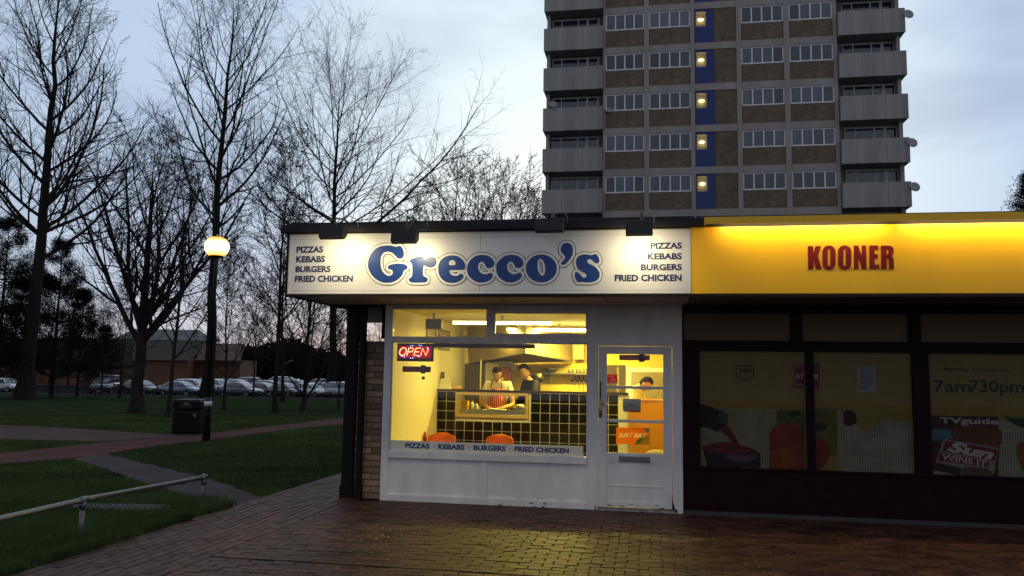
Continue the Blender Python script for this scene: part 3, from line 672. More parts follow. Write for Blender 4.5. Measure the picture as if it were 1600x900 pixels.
# ================================================================= INSIDE THE TAKEAWAY
WARM = (1, .78, .12)
fit = emis('warm_diffuser', (1, .82, .22), 9.0); fit_b = emis('bright_warm_diffuser', (1, .82, .22), 48.0)
def batten(x, y, L, lbl, e, along=True):
    f = thing('ceiling_light', lbl, 'ceiling light', (x, y, 2.504), group='strip lights on the shop ceiling')
    dx, dy = (L/2, .05) if along else (.05, L/2)
    part('housing', box(x-dx, x+dx, y-dy, y+dy, 2.42, 2.435), mat('white_enamel', (.7, .7, .68)), f)
    part('diffuser', MB().box(x-dx+.01, x+dx-.01, y-dy+.01, y+dy-.01, 2.375, 2.4195, bev=.006), fit_b if y > 3 else fit, f); part('hanger', box(x-.02, x+.02, y-.02, y+.02, 2.4355, 2.5035), mat('white_enamel', (.7, .7, .68)), f)
    ld = bpy.data.lights.new('lamp', 'AREA'); ld.shape = 'RECTANGLE'; ld.size = 2*dx; ld.size_y = 2*dy; ld.energy = e; ld.color = WARM
    lo = bpy.data.objects.new('lamp', ld); COL.objects.link(lo); lo.parent = f; lo.location = (0, 0, -.135)
batten(1.25, 1.5, 1.5, 'strip light on the ceiling just behind the shop window', 20)
batten(1.9, 3.3, 1.8, 'long strip light on the ceiling behind the tiled counter', 195)
batten(3.25, 1.4, 1.2, 'strip light on the ceiling inside the door', 24, False)

ct = thing('serving_counter', 'black tiled counter with white grout and a wooden framed glass hatch', 'counter', (1.5, 2.55, .02))
YC = 2.5
part('counter_core', MB().box(.022, 3.05, YC+.012, YC+.07, .02, .93).box(.022, .33, YC+.012, YC+.07, .9305, 1.352).box(1.52, 3.05, YC+.012, YC+.07, .9305, 1.352), grout, ct)
part('counter_top', MB().box(.022, 3.075, YC-.03, YC+.10, 1.356, 1.392, bev=.004), mat('black_counter_edge', (.02, .016, .014), rough=.25), ct)
part('end_trim', box(3.051, 3.078, YC-.005, YC+.09, .02, 1.3555), mat('white_end_trim', (.75, .70, .6)), ct)
part('bench_top', box(.03, 3.0, YC+.18, YC+.66, 1.02, 1.045), steel, ct)
part('bench_front', box(.34, 1.51, YC+.12, YC+.14, .90, 1.072), steel, ct)
part('bench_body', box(.03, 3.0, YC+.20, YC+.64, .02, 1.0195), mat('dark_bench', (.10, .09, .08)), ct)
tl = MB().box(0, .1415, 0, .008, 0, .1415, bev=.0015).mesh('tile', tilem)
p = .1525
for i in range(20):
    for j in range(9):
        x = .026+i*p; z = 1.352-(j+1)*p+.005
        if z < .0: continue
        if x+.1 > .33 and x < 1.50 and z+.1 > .95: continue
        if x + .1415 > 3.05: continue
        bump_part('tile', tl, ct, (x, YC+.0035, z), (random.uniform(-.004, .004), 0, random.uniform(-.004, .004)))
hf = MB(); hx0, hx1, hz0, hz1 = .325, 1.515, .95, 1.355; w = .05
hf.box(hx0, hx1, YC-.02, YC+.08, hz0, hz0+w, bev=.003).box(hx0, hx1, YC-.02, YC+.08, hz1-w, hz1, bev=.003).box(hx0, hx0+w, YC-.0195, YC+.0795, hz0+w, hz1-w).box(hx1-w, hx1, YC-.0195, YC+.0795, hz0+w, hz1-w)
hatch = part('hatch_frame', hf, woodfr, ct); part('hatch_glass', box(hx0+w, hx1-w, YC+.02, YC+.025, hz0+w, hz1-w), clear, hatch)

og = thing('counter_flap', 'plain orange wooden counter section to the right of the tiles', 'counter', (3.4, 2.45, .02))
part('front_board', box(3.08, 3.778, 2.40, 2.43, .02, 1.27), orangewood, og)
part('top_board', MB().box(3.08, 3.778, 2.38, 2.62, 1.2705, 1.298, bev=.004), orangewood, og)

hd = thing('extractor_hood', 'large beige steel extractor hood over the cooking range', 'extractor hood', (.9, 3.9, 1.83))
P1, P2, P3, P4 = (.10, 4.36, 1.835), (1.385, 2.92, 2.0), (2.0, 4.5, 1.895), (.10, 4.57, 1.82)
T1, T2, T3, T4 = (.10, 4.2, 2.49), (1.37, 3.05, 2.49), (1.98, 4.5, 2.49), (.10, 4.57, 2.49)
beige = mat('warm_steel_sheet', (.36, .29, .15), rough=.5, metal=.2, var=.06, scale=2)
part('front_sheet', MB().add([P1, P2, T2, T1], [(0, 1, 2, 3)]), beige, hd)
part('side_sheet', MB().add([P2, P3, T3, T2], [(0, 1, 2, 3)]), beige, hd)
q = lambda p, s: tuple(a+(b-a)*s for a, b in zip(p, (.9, 4.2, p[2])))
part('underside', MB().add([P1, P4, P3, P2], [(0, 1, 2, 3)]), mat('dark_underside_steel', (.07, .05, .03), rough=.5, metal=.4), hd)  # darker steel colour on the underside of the hood
rim = MB()
rim.tube([P1, P2, P3], .012, 6); part('rim', rim, steel, hd)

def simple(name, label, cat, base, pieces, group=None):
    t = thing(name, label, cat, base, group=group)
    for n, mb, m, sm in pieces: part(n, mb, m, t, sm)
    return t
simple('steel_splashback', 'grey steel panels standing in the back left corner of the kitchen', 'panel', (.4, 4.45, .02),
       [('sheet', box(.03, .44, 4.40, 4.43, .02, 1.83), mat('dull_grey_steel', (.16, .14, .10), rough=.4, metal=.5), False), ('second_sheet', box(.455, .80, 4.46, 4.49, .02, 1.80), mat('dull_grey_steel', (.16, .14, .10)), False)])
simple('pipe_post', 'thin white upright pole behind the counter', 'pole', (.43, 3.9, .02), [('pole', MB().tube([(.43, 3.9, .02), (.43, 3.9, 1.9)], .014, 10), mat('cream_pole', (.7, .65, .5)), True), ('base_plate', MB().tube([(.43, 3.9, .02), (.43, 3.9, .04)], .05, 12), steel, False)])
simple('fridge', 'tall white cupboard behind the man in the striped apron', 'cupboard', (.62, 4.2, .02), [('body', box(.49, .735, 4.0, 4.38, .02, 1.86), mat('white_enamel', (.7, .7, .68)), False), ('door', MB().box(.495, .73, 3.975, 3.999, .10, 1.84, bev=.004), mat('white_enamel', (.7, .7, .68)), False), ('handle', MB().tube([(.715, 3.96, 1.1), (.715, 3.96, 1.4)], .008, 6), steel, True)])
keb = mat('roasting_meat', (.36, .12, .03), rough=.6, var=.35, scale=22, bump=.8, bscale=40)
simple('kebab_grill', 'upright grill with a cone of orange brown meat behind the man in the apron', 'grill', (.85, 3.95, 1.04),
       [('meat_cone', MB().lathe((.86, 3.95, 1.22), [(.045, 0), (.07, .08), (.10, .25), (.115, .42), (.11, .52), (.06, .56)], 14), keb, True), ('spit', MB().tube([(.86, 3.95, 1.05), (.86, 3.95, 1.86)], .01, 6), steel, True),
        ('back_plate', box(.72, 1.0, 4.10, 4.14, 1.05, 1.84), steel, False), ('drip_tray', MB().lathe((.86, 3.95, 1.05), [(.14, 0), (.17, .03), (.165, .04)], 16), steel, True), ('top_bracket', box(.74, .98, 3.93, 4.10, 1.845, 1.87), steel, False)])
simple('back_bench', 'steel work bench along the back wall of the kitchen', 'bench', (2.0, 4.3, .02), [('top', box(.8205, 2.55, 4.05, 4.58, 1.02, 1.045), steel, False), ('leg', box(.85, .89, 4.1, 4.14, .02, 1.0195), steel, False), ('leg', box(2.48, 2.52, 4.1, 4.14, .02, 1.0195), steel, False), ('lower_shelf', box(.83, 2.53, 4.12, 4.56, .35, .37), steel, False), ('upstand', box(.8205, 2.55, 4.581, 4.598, 1.02, 1.20), steel, False)])
simple('wall_shelf', 'steel wall shelf carrying bowls above the hanging knives', 'shelf', (2.0, 4.5, 1.66), [('board', box(1.42, 2.55, 4.32, 4.598, 1.665, 1.685), steel, False), ('bracket', MB().prism([(1.6, 1.664), (1.63, 1.664), (1.63, 1.5), (1.6, 1.55)], 4.5, 4.59), steel, False), ('bracket', MB().prism([(2.3, 1.664), (2.33, 1.664), (2.33, 1.5), (2.3, 1.55)], 4.5, 4.59), steel, False)])
bowlprof = [(.05, 0), (.09, .03), (.12, .07), (.125, .075), (.115, .072), (.085, .035), (.02, .012)]
simple('steel_bowl', 'wide shiny bowl at the left end of the wall shelf', 'bowl', (1.62, 4.44, 1.686), [('shell', MB().lathe((1.62, 4.44, 1.686), [(a*1.1, b) for a, b in bowlprof], 18), steel, True), ('rim', MB().lathe((1.62, 4.44, 1.760), [(.136, 0), (.139, .003), (.136, .006)], 18), steel, True)])
for k, (x, lb) in enumerate(((1.98, 'small clear tub in the middle of the wall shelf'), (2.12, 'squat clear tub second from the right on the wall shelf'), (2.25, 'clear tub at the right end of the wall shelf'))):
    t = simple('storage_tub', lb, 'tub', (x, 4.45, 1.686), [('body', MB().lathe((x, 4.45, 1.686), [(.04, 0), (.05, .06+.01*k), (.052, .062+.01*k)], 12), mat('cloudy_plastic', (.5, .45, .3), rough=.3), True), ('lid', MB().lathe((x, 4.45, 1.7485+.01*k), [(.053, 0), (.053, .008)], 12), mat('tub_lid', (.35, .30, .2), rough=.4), True)], group='tubs on the wall shelf')
simple('knife_rack', 'black magnetic knife rack on the yellow wall', 'rack', (2.15, 4.59, 1.55), [('bar', box(1.98, 2.50, 4.575, 4.598, 1.535, 1.565), black, False), ('end_cap', box(1.97, 1.9795, 4.573, 4.598, 1.532, 1.568), black, False)])
for k in range(6):
    x = 2.05+.075*k; L = .13+.03*(k % 3)
    t = thing('kitchen_knife', 'kitchen knife hanging in the row on the magnetic rack', 'knife', (x, 4.56, 1.55), group='knives hanging on the magnetic rack')
    part('blade', MB().prism([(x-.012, 1.56-L), (x+.004, 1.56-L-.03), (x+.014, 1.56), (x-.012, 1.56)], 4.569, 4.5745), steel, t); part('handle', box(x-.011, x+.011, 4.560, 4.572, 1.561, 1.63), black, t)
simple('wall_box', 'beige box cabinet high on the back wall right of the hood', 'cabinet', (2.2, 4.45, 1.95), [('body', box(2.02, 2.22, 4.42, 4.598, 1.93, 2.22), beige, False), ('door', box(2.03, 2.21, 4.41, 4.4195, 1.94, 2.21), beige, False)])
simple('fridge', 'white cabinet with a grey panelled door at the back, seen through the shop door', 'fridge', (3.35, 4.2, .02), [('body', box(3.02, 3.70, 4.05, 4.55, .02, 1.80), mat('white_enamel', (.7, .7, .68)), False), ('door', MB().box(3.07, 3.62, 4.02, 4.049, .12, 1.72, bev=.006), mat('grey_panel', (.22, .19, .13), rough=.5), False), ('handle', MB().tube([(3.10, 4.0, 1.1), (3.10, 4.0, 1.5)], .01, 6), steel, True)])
simple('doorway', 'doorway in the back wall, its unlit inside painted dark, seen through the shop door', 'doorway', (2.8, 4.59, .02), [('dark_sheet', box(2.62, 2.96, 4.585, 4.5995, .02, 1.84), mat('painted_dark_room', (.06, .035, .015)), False), ('architrave', box(2.965, 3.0, 4.575, 4.5995, .02, 1.88), mat('cream_pole', (.7, .65, .5)), False), ('curtain_strip', box(2.80, 2.84, 4.575, 4.5845, .02, 1.80), mat('grey_panel', (.22, .19, .13)), False)])  # dark brown sheet paints the unlit room beyond the doorway
# things on and over the counter
simple('menu_stand', 'white slanted card holder on the left end of the counter', 'card holder', (.12, 2.62, 1.392), [('card', MB().add([(.03, 2.50, 1.393), (.24, 2.50, 1.393), (.20, 2.60, 1.56), (.05, 2.60, 1.56), (.03, 2.515, 1.393), (.24, 2.515, 1.393), (.20, 2.612, 1.56), (.05, 2.612, 1.56)], [(0, 1, 2, 3), (7, 6, 5, 4), (0, 4, 5, 1), (1, 5, 6, 2), (2, 6, 7, 3), (3, 7, 4, 0)]), mat('white_card', (.8, .78, .7)), False)])
simple('card_reader', 'black handset standing behind the white card holder', 'handset', (.07, 2.62, 1.392), [('body', MB().box(.03, .09, 2.63, 2.67, 1.393, 1.66, bev=.008), black, False), ('screen', box(.04, .08, 2.626, 2.6295, 1.58, 1.64), mat('grey_panel', (.22, .19, .13)), False)])
simple('napkin_box', 'low yellow box on the counter beside the card holder', 'box', (.32, 2.56, 1.392), [('body', MB().box(.26, .40, 2.52, 2.59, 1.393, 1.44, bev=.004), mat('yellow_card', (.75, .42, .05)), False), ('slot', box(.29, .37, 2.53, 2.58, 1.4405, 1.4445), mat('white_card', (.8, .78, .7)), False)])
for x, y, s, lb in ((.50, 2.95, 1, 'white sauce bottle on the bench behind the hatch glass'), (.58, 2.9, .8, 'short white sauce bottle next to the taller one behind the hatch glass')):
    simple('sauce_bottle', lb, 'bottle', (x, y, 1.046), [('bottle', MB().lathe((x, y, 1.046), [(.035, 0), (.037, .02), (.037, .10*s), (.014, .14*s)], 12), mat('white_card', (.8, .78, .7)), True), ('nozzle', MB().lathe((x, y, 1.0465+.14*s), [(.013, 0), (.004, .05)], 8), redsign, True)])
simple('food_tub', 'yellow plastic tub at the left of the hatch', 'tub', (.42, 2.85, 1.046), [('tub', MB().box(.36, .46, 2.75, 2.9, 1.047, 1.19, bev=.006), mat('yellow_card', (.75, .42, .05)), False), ('rim', box(.355, .465, 2.745, 2.905, 1.1905, 1.20), mat('yellow_card', (.75, .42, .05)), False)])
simple('food_tub', 'shallow steel tub heaped with white dough at the right of the hatch', 'tub', (1.3, 2.85, 1.046), [('tub', MB().box(1.22, 1.42, 2.75, 2.95, 1.047, 1.12, bev=.006), steel, False), ('dough', MB().ball((1.32, 2.85, 1.13), (.07, .07, .035)), mat('dough', (.75, .65, .45)), True)])
simple('chopping_board', 'white board on the bench in front of the man in the apron', 'board', (.86, 2.95, 1.046), [('board', MB().box(.70, 1.06, 2.80, 3.05, 1.0465, 1.066, bev=.004), mat('white_card', (.8, .78, .7)), False), ('dough', MB().ball((.88, 2.92, 1.075), (.12, .09, .012)), mat('dough', (.75, .65, .45)), True)])
tv = simple('television', 'small screen hung from the ceiling inside the left transom window', 'television', (.36, 1.0, 2.46), [('casing', MB().box(.23, .47, .98, 1.04, 2.27, 2.42, bev=.005), mat('grey_panel', (.22, .19, .13)), False), ('screen', box(.245, .455, .974, .9795, 2.285, 2.405), mat('blank_screen', (.10, .12, .16), rough=.15), False), ('bracket', box(.33, .37, .99, 1.03, 2.4205, 2.504), steel, False)])
for k, (a, b) in enumerate(((1.75, 2.35), (2.45, 3.2))):
    t = thing('menu_board', ('nearer', 'farther')[k] + ' grey menu board high on the left wall of the takeaway', 'menu board', (.03, (a+b)/2, 2.1))
    part('board', box(.0205, .035, a, b, 2.02, 2.36), mat('grey_panel', (.22, .19, .13)), t); m = MB()
    for z in range(7): m.box(.0352, .037, a+.04, b-.06-.05*(z % 3), 2.06+.04*z, 2.07+.04*z)
    part('menu_lines', m, mat('cream_pole', (.7, .65, .5)), t)
# things stuck to or behind the glass
o = thing('open_sign', 'lit LED sign reading OPEN in red with blue dots, top left in the window', 'sign', (.368, .07, 1.92))
part('casing', MB().box(.121, .615, .055, .085, 1.794, 2.030, bev=.004), mat('near_black_plastic', (.010, .006, .012), rough=.4), o)
zo = zc(610, 530, 12.86, .055); neon = emis('red_neon', (1, .20, .09), 7); m = MB()
def zz(pts): return [(p[0], .048, p[1]) for p in zo(pts)]
m.tube(zz([(255+66*math.cos(t*math.pi/8)+18*math.sin(t*math.pi/8), 250-78*math.sin(t*math.pi/8)) for t in range(17)]), .0052, 6)
m.tube(zz([(332,330),(378,180),(450,178),(470,205),(440,250),(362,258)]), .0052, 6)
m.tube(zz([(610,180),(522,180),(468,325),(562,328)]), .0052, 6); m.tube(zz([(498,255),(575,255)]), .0052, 6); m.tube(zz([(608,335),(650,185),(714,330),(768,190)]), .0052, 6)
part('lettering', m, neon, o, True)
m = MB()
for x, y in ((408,138),(450,130),(580,122),(622,130),(742,172),(762,190),(240,338),(284,356),(408,380),(452,378),(560,336),(578,350)):
    P = zo([(x, y)])[0]; m.ball((P[0], .050, P[1]), .0055, 8, 6)
part('led_dots', m, emis('blue_led', (.12, .22, 1), 9), o, True)
part('red_halo_board', box(.150, .590, .0535, .0545, 1.835, 1.990), mat('red_halo_glow', (.10, .002, .004), rough=.4, emit=(1, .01, .01), es=.05), o)  # red halo round the tubes put into a faintly glowing board
m = MB(); P = zo([(235, 455), (270, 545), (345, 455), (315, 545)]); m.tube([(P[0][0], .07, P[0][1]), (P[1][0], .05, P[1][1])], .002, 4); m.tube([(P[2][0], .07, P[2][1]), (P[3][0], .05, P[3][1])], .002, 4); part('cord', m, mat('grey_cable', (.25, .25, .25)), o)
ld = bpy.data.lights.new('lamp', 'AREA'); ld.shape = 'RECTANGLE'; ld.size = .42; ld.size_y = .16; ld.energy = .55; ld.color = (1, .05, .06); lo = bpy.data.objects.new('lamp', ld); COL.objects.link(lo); lo.parent = o; lo.location = (0, -.034, 0); lo.rotation_euler = (math.radians(90), 0, 0)
def pushbar(x0, x1, z0, z1, y, lbl, knob):
    t = thing('notice_strip', lbl, 'notice', ((x0+x1)/2, y, z0)); w = x1-x0
    part('red_strip', box(x0, x1, y, y+.004, z0, z1), redsign, t); part('clip', MB().box(x0+w*.65, x0+w*.83, y-.006, y-.0005, z0-.02, z1+.02, bev=.003), mat('beige_plastic', (.35, .27, .2)), t)
    m = MB()
    for k in range(2): m.box(x0+w*.08, x0+w*(.6-.1*k), y-.0012, y-.0002, z0+.022+.026*k, z0+.032+.026*k)
    part('small_print', m, mat('faded_print', (.45, .12, .08)), t)
    if knob: part('suction_cup', MB().tube([(x0+w*.75, y-.004, z0-.075), (x0+w*.75, y+.004, z0-.075)], .022, 12), mat('smoky_rubber', (.08, .07, .03)), t)
pushbar(.208, .590, 1.655, 1.728, .037, 'narrow dark red notice with a beige clip below the OPEN sign', True)
pushbar(3.033, 3.41, 1.845, 1.912, .026, 'narrow dark red notice with a beige clip at the top of the door glass', False)
simple('window_blind', 'rolled black blind across the top of the shop window', 'blind', (1.28, .07, 2.0), [('roll', MB().box(.616, 1.953, .05, .11, 1.980, 2.034, bev=.006), mat('near_black_plastic', (.010, .006, .012)), False), ('end_cap', box(1.9535, 1.958, .052, .108, 1.982, 2.032), black, False)])
# lettered strip along the bottom of the window
ls = thing('window_lettering', 'pale strip along the bottom of the window reading PIZZAS KEBABS BURGERS FRIED CHICKEN', 'sign', (1.3, .025, .635))
part('strip', box(.080, 2.588, .0245, .0295, .6355, .768), mat('pale_strip', (.86, .86, .84), rough=.5, var=.04, transl=.25), ls)
a, b = pz(633.3, 696, .0245)[0], pz(889, 705, .0245)[0]
wl = [('PIZZAS', 633.3, 671), ('KEBABS', 684.5, 726), ('BURGERS', 740, 790), ('FRIED CHICKEN', 804, 889)]
for wd, x0, x1 in wl: text(wd, blue, .0225, pz(x0, 697, .0225)[0], pz(x1, 701, .0225)[0], .672, .738, ls, off=.042)
m = MB()
for x in (678, 733, 796.5): q = pz(x, 697, .0225)[0]; m.tube([(q, .0225, .705), (q, .0240, .705)], .008, 10)
part('dots', m, blue, ls)
je = thing('sticker', 'orange and green sticker reading JUST EAT in the lower glass of the door', 'sticker', (3.2, .018, .812))
zj = zc(930, 540, 5.292, .018)
def stk(n, pts, col, dy, sm=False): return shape(n, [smoothloop(zj(pts)) if sm else zj(pts)], mat('sticker_'+n, col, rough=.35, var=.03, transl=.88), .018-dy, je, .001)
stk('orange_ground', [(172,676),(450,680),(450,820),(172,812)], (1.0, .48, .10), 0)
stk('yellow_patch', [(262,677),(410,680),(425,740),(340,700)], (1, .72, .12), .0012)
stk('lime_patch', [(450,735),(450,820),(360,819),(400,750)], (.65, .85, .12), .0014)
stk('green_patch', [(400,735),(408,760),(360,818),(325,818),(350,780)], (.3, .75, .25), .0022)
stk('blue_patch', [(410,680),(450,682),(450,728),(415,715)], (.4, .8, .85), .0020)
P = zj([(190, 747), (425, 747), (300, 770), (300, 725)]); lt = text('JUST EAT', mat('sticker_white_film', (1, .97, .9), transl=.9), .0165, P[0][0], P[1][0], P[2][1], P[3][1], je, off=.03, shear=.2)
cut = bpy.data.objects.new('cutter', lt.data.copy()); COL.objects.link(cut); cut.parent = je; md = cut.modifiers.new('s', 'SOLIDIFY'); md.thickness = .02; md.offset = 0
cm_ = bpy.data.meshes.new_from_object(cut.evaluated_get(bpy.context.evaluated_depsgraph_get())); cut.modifiers.clear(); cut.data = cm_
for pc in [c for c in je.children if c.name.split('.')[0].endswith(('ground', 'patch'))]:              # the printed film is open where the letters stand
    md = pc.modifiers.new('b', 'BOOLEAN'); md.operation = 'DIFFERENCE'; md.solver = 'EXACT'; md.use_self = True; md.object = cut
    nm_ = bpy.data.meshes.new_from_object(pc.evaluated_get(bpy.context.evaluated_depsgraph_get())); pc.modifiers.clear()
    if len(nm_.polygons): pc.data = nm_
bpy.data.objects.remove(cut)
t = thing('sticker', 'small red square sticker reading JUST EAT at the left of the upper door glass', 'sticker', (2.95, .018, 1.55))
part('ground', box(2.885, 3.012, .017, .018, 1.552, 1.664), mat('red_sticker', (.80, .08, .03), rough=.4, transl=.6), t)
text('JUST', mat('sticker_white', (.95, .93, .9)), .0155, 2.90, 2.975, 1.622, 1.648, t, off=.03, shear=.2); text('EAT', mat('sticker_white', (.95, .93, .9)), .0155, 2.925, 3.0, 1.580, 1.607, t, off=.03, shear=.2)
part('bottom_line', box(2.89, 3.007, .0155, .0165, 1.558, 1.566), mat('sticker_white', (.95, .93, .9)), t)
simple('notice_card', 'blue grey card with a red edge hung inside the middle door glass', 'card', (3.19, .03, 1.21), [('card', MB().box(3.077, 3.297, .028, .031, 1.222, 1.366), mat('blue_grey_card', (.42, .46, .70), rough=.6, transl=.4), False), ('red_edge', MB().prism([(3.085, 1.208), (3.297, 1.200), (3.297, 1.30), (3.285, 1.2218), (3.085, 1.2218)], .027, .0275), redsign, False), ('text_line', box(3.15, 3.225, .0265, .0275, 1.275, 1.281), navy, False), ('text_line', box(3.145, 3.23, .0265, .0275, 1.292, 1.298), navy, False)])
simple('paper_bundle', 'crumpled pale paper heap at the foot of the door glass', 'paper', (3.45, .35, .02), [('heap', MB().ball((3.50, .30, .66), (.15, .10, .07), 14, 8), mat('crumpled_paper', (.6, .55, .4), bump=1, bscale=20), True), ('stand', box(3.38, 3.62, .22, .38, .02, .60), mat('dark_bench', (.10, .09, .08)), False)])

def chair(x, y, yaw, lbl):
    t = thing('plastic_chair', lbl, 'chair', (x, y, .02), group='orange plastic chairs in the takeaway')
    c, s = math.cos(yaw), math.sin(yaw); R = lambda p: (x+p[0]*c-p[1]*s, y+p[0]*s+p[1]*c, p[2]+.02)
    m = MB(); n = 9; rows = [(.20, .44), (.10, .425), (-.05, .42), (-.16, .44), (-.20, .50), (-.225, .60), (-.245, .70), (-.25, .755)]
    w = [.20, .21, .215, .21, .21, .215, .20, .14]; vs = []
    for (yy, zz_), ww in zip(rows, w):
        for k in range(n):
            u = -1+2*k/(n-1); vs.append(R((u*ww, yy+(.05*u*u if zz_ > .45 else 0), zz_+(.03*u*u if zz_ < .45 else 0)-(.03*u*u if zz_ > .7 else 0))))
    m.add(vs, [(i*n+k, i*n+k+1, (i+1)*n+k+1, (i+1)*n+k) for i in range(len(rows)-1) for k in range(n-1)])
    sh = part('shell', m, orangepl, t, True); md = sh.modifiers.new('thickness', 'SOLIDIFY'); md.thickness = .008
    for sx in (-1, 1):
        for sy in (-1, 1): part('leg', MB().tube([R((sx*.15, sy*.12, .415)), R((sx*.20, sy*.20, 0))], .011, 8), steel, t, True)
    part('seat_ring', MB().tube([R((-.15, -.12, .412)), R((.15, -.12, .412)), R((.15, .12, .412)), R((-.15, .12, .412)), R((-.15, -.12, .412))], .009, 6), steel, t, True)
chair(.40, 1.30, math.pi+.10, 'orange plastic chair facing into the shop, second from the left wall')
chair(1.24, 1.30, math.pi-.05, 'orange plastic chair farthest right, alone below the hatch')
chair(.22, 1.95, -math.pi/2+.25, 'orange plastic chair turned sideways against the left wall')

# ---------------------------------------------------------------- people
skinm = mat('skin', (.46, .25, .15), rough=.5, var=.06); hairm = mat('dark_hair', (.012, .009, .007), rough=.8, spec=.08, var=.3, scale=60, bump=.6)
polo = mat('white_polo_cloth', (.78, .74, .64), rough=.85, var=.05, bump=.1, bscale=40); jeans = mat('dark_trouser_cloth', (.03, .03, .045), rough=.9)
eyem = mat('dark_eye', (.02, .015, .01), rough=.2); lipm = mat('lips', (.28, .08, .06), rough=.5)
def skin_mesh(nodes, edges, root, sub=2):
    me = bpy.data.meshes.new('t'); bm = bmesh.new(); L = bm.verts.layers.skin.verify(); V = {}
    for k, (p, r) in nodes.items():
        v = bm.verts.new(p); v[L].radius = (r, r); v[L].use_root = (k == root); V[k] = v
    for a, b in edges: bm.edges.new((V[a], V[b]))
    bm.to_mesh(me); bm.free(); ob = bpy.data.objects.new('t', me); COL.objects.link(ob)
    sk = ob.modifiers.new('s', 'SKIN'); sk.use_smooth_shade = True
    sb = ob.modifiers.new('b', 'SUBSURF'); sb.levels = sub; sb.render_levels = sub
    r = bpy.data.meshes.new_from_object(ob.evaluated_get(bpy.context.evaluated_depsgraph_get())); bpy.data.objects.remove(ob)
    vs = [v.co[:] for v in r.vertices]; fs = [tuple(p.vertices) for p in r.polygons]; bpy.data.meshes.remove(r); return vs, fs
def head_mesh(center, pitch, yaw):
    m = MB(); m.ball((0, 0, 0), (1, 1, 1), 28, 22); vs = []
    for x, y, z in m.v:
        X, Y, Z = x*.076, y*.096, z*.118
        if z < 0: X *= 1-.30*z*z; Y *= 1-.10*z*z
        f = max(0, -y)
        if f > 0:
            Y -= .022*math.exp(-(x/.16)**2-((z+.12)/.16)**2)*f             # nose
            Y += .010*math.exp(-((abs(x)-.36)/.18)**2-((z-.08)/.12)**2)    # eye sockets
            Y -= .006*math.exp(-(x/.3)**2-((z+.48)/.08)**2)                # mouth
            Y -= .008*math.exp(-(x/.3)**2-((z+.80)/.15)**2)                # chin
        vs.append((X, Y, Z))
    m.v = vs
    for sx in (-1, 1): m.ball((sx*.078, .012, -.005), (.010, .020, .032), 8, 6)
    m.cur = 1
    for sx in (-1, 1): m.ball((sx*.028, -.083, .009), (.011, .006, .005), 8, 6)
    m.cur = 2; m.ball((0, -.094, -.056), (.024, .006, .006), 8, 6); m.cur = 3
    for sx in (-1, 1): m.ball((sx*.030, -.088, .026), (.016, .005, .003), 8, 6)
    Rm = Matrix.Translation(Vector(center)) @ Matrix.Rotation(yaw, 4, 'Z') @ Matrix.Rotation(pitch, 4, 'X')
    hair = MB(); hair.ball((0, 0, 0), (1, 1, 1), 28, 22); hv = []; keep = []
    for i, (x, y, z) in enumerate(hair.v):
        g = .006+.004*math.sin(40*x+17*z)*math.cos(31*y)
        X, Y, Z = x*(.076+g+.004), y*(.096+g+.004), z*(.118+g+.006); hv.append((X, Y+.004, Z+.004)); keep.append(z > .42-.9*max(0, y+.35) if y < .25 else z > -.55)
    hair.v = hv; hair.f = [f for f in hair.f if all(keep[i] for i in f)]; hair.m = [0]*len(hair.f)
    for mm in (m, hair): mm.v = [tuple(Rm @ Vector(v)) for v in mm.v]
    return m, hair
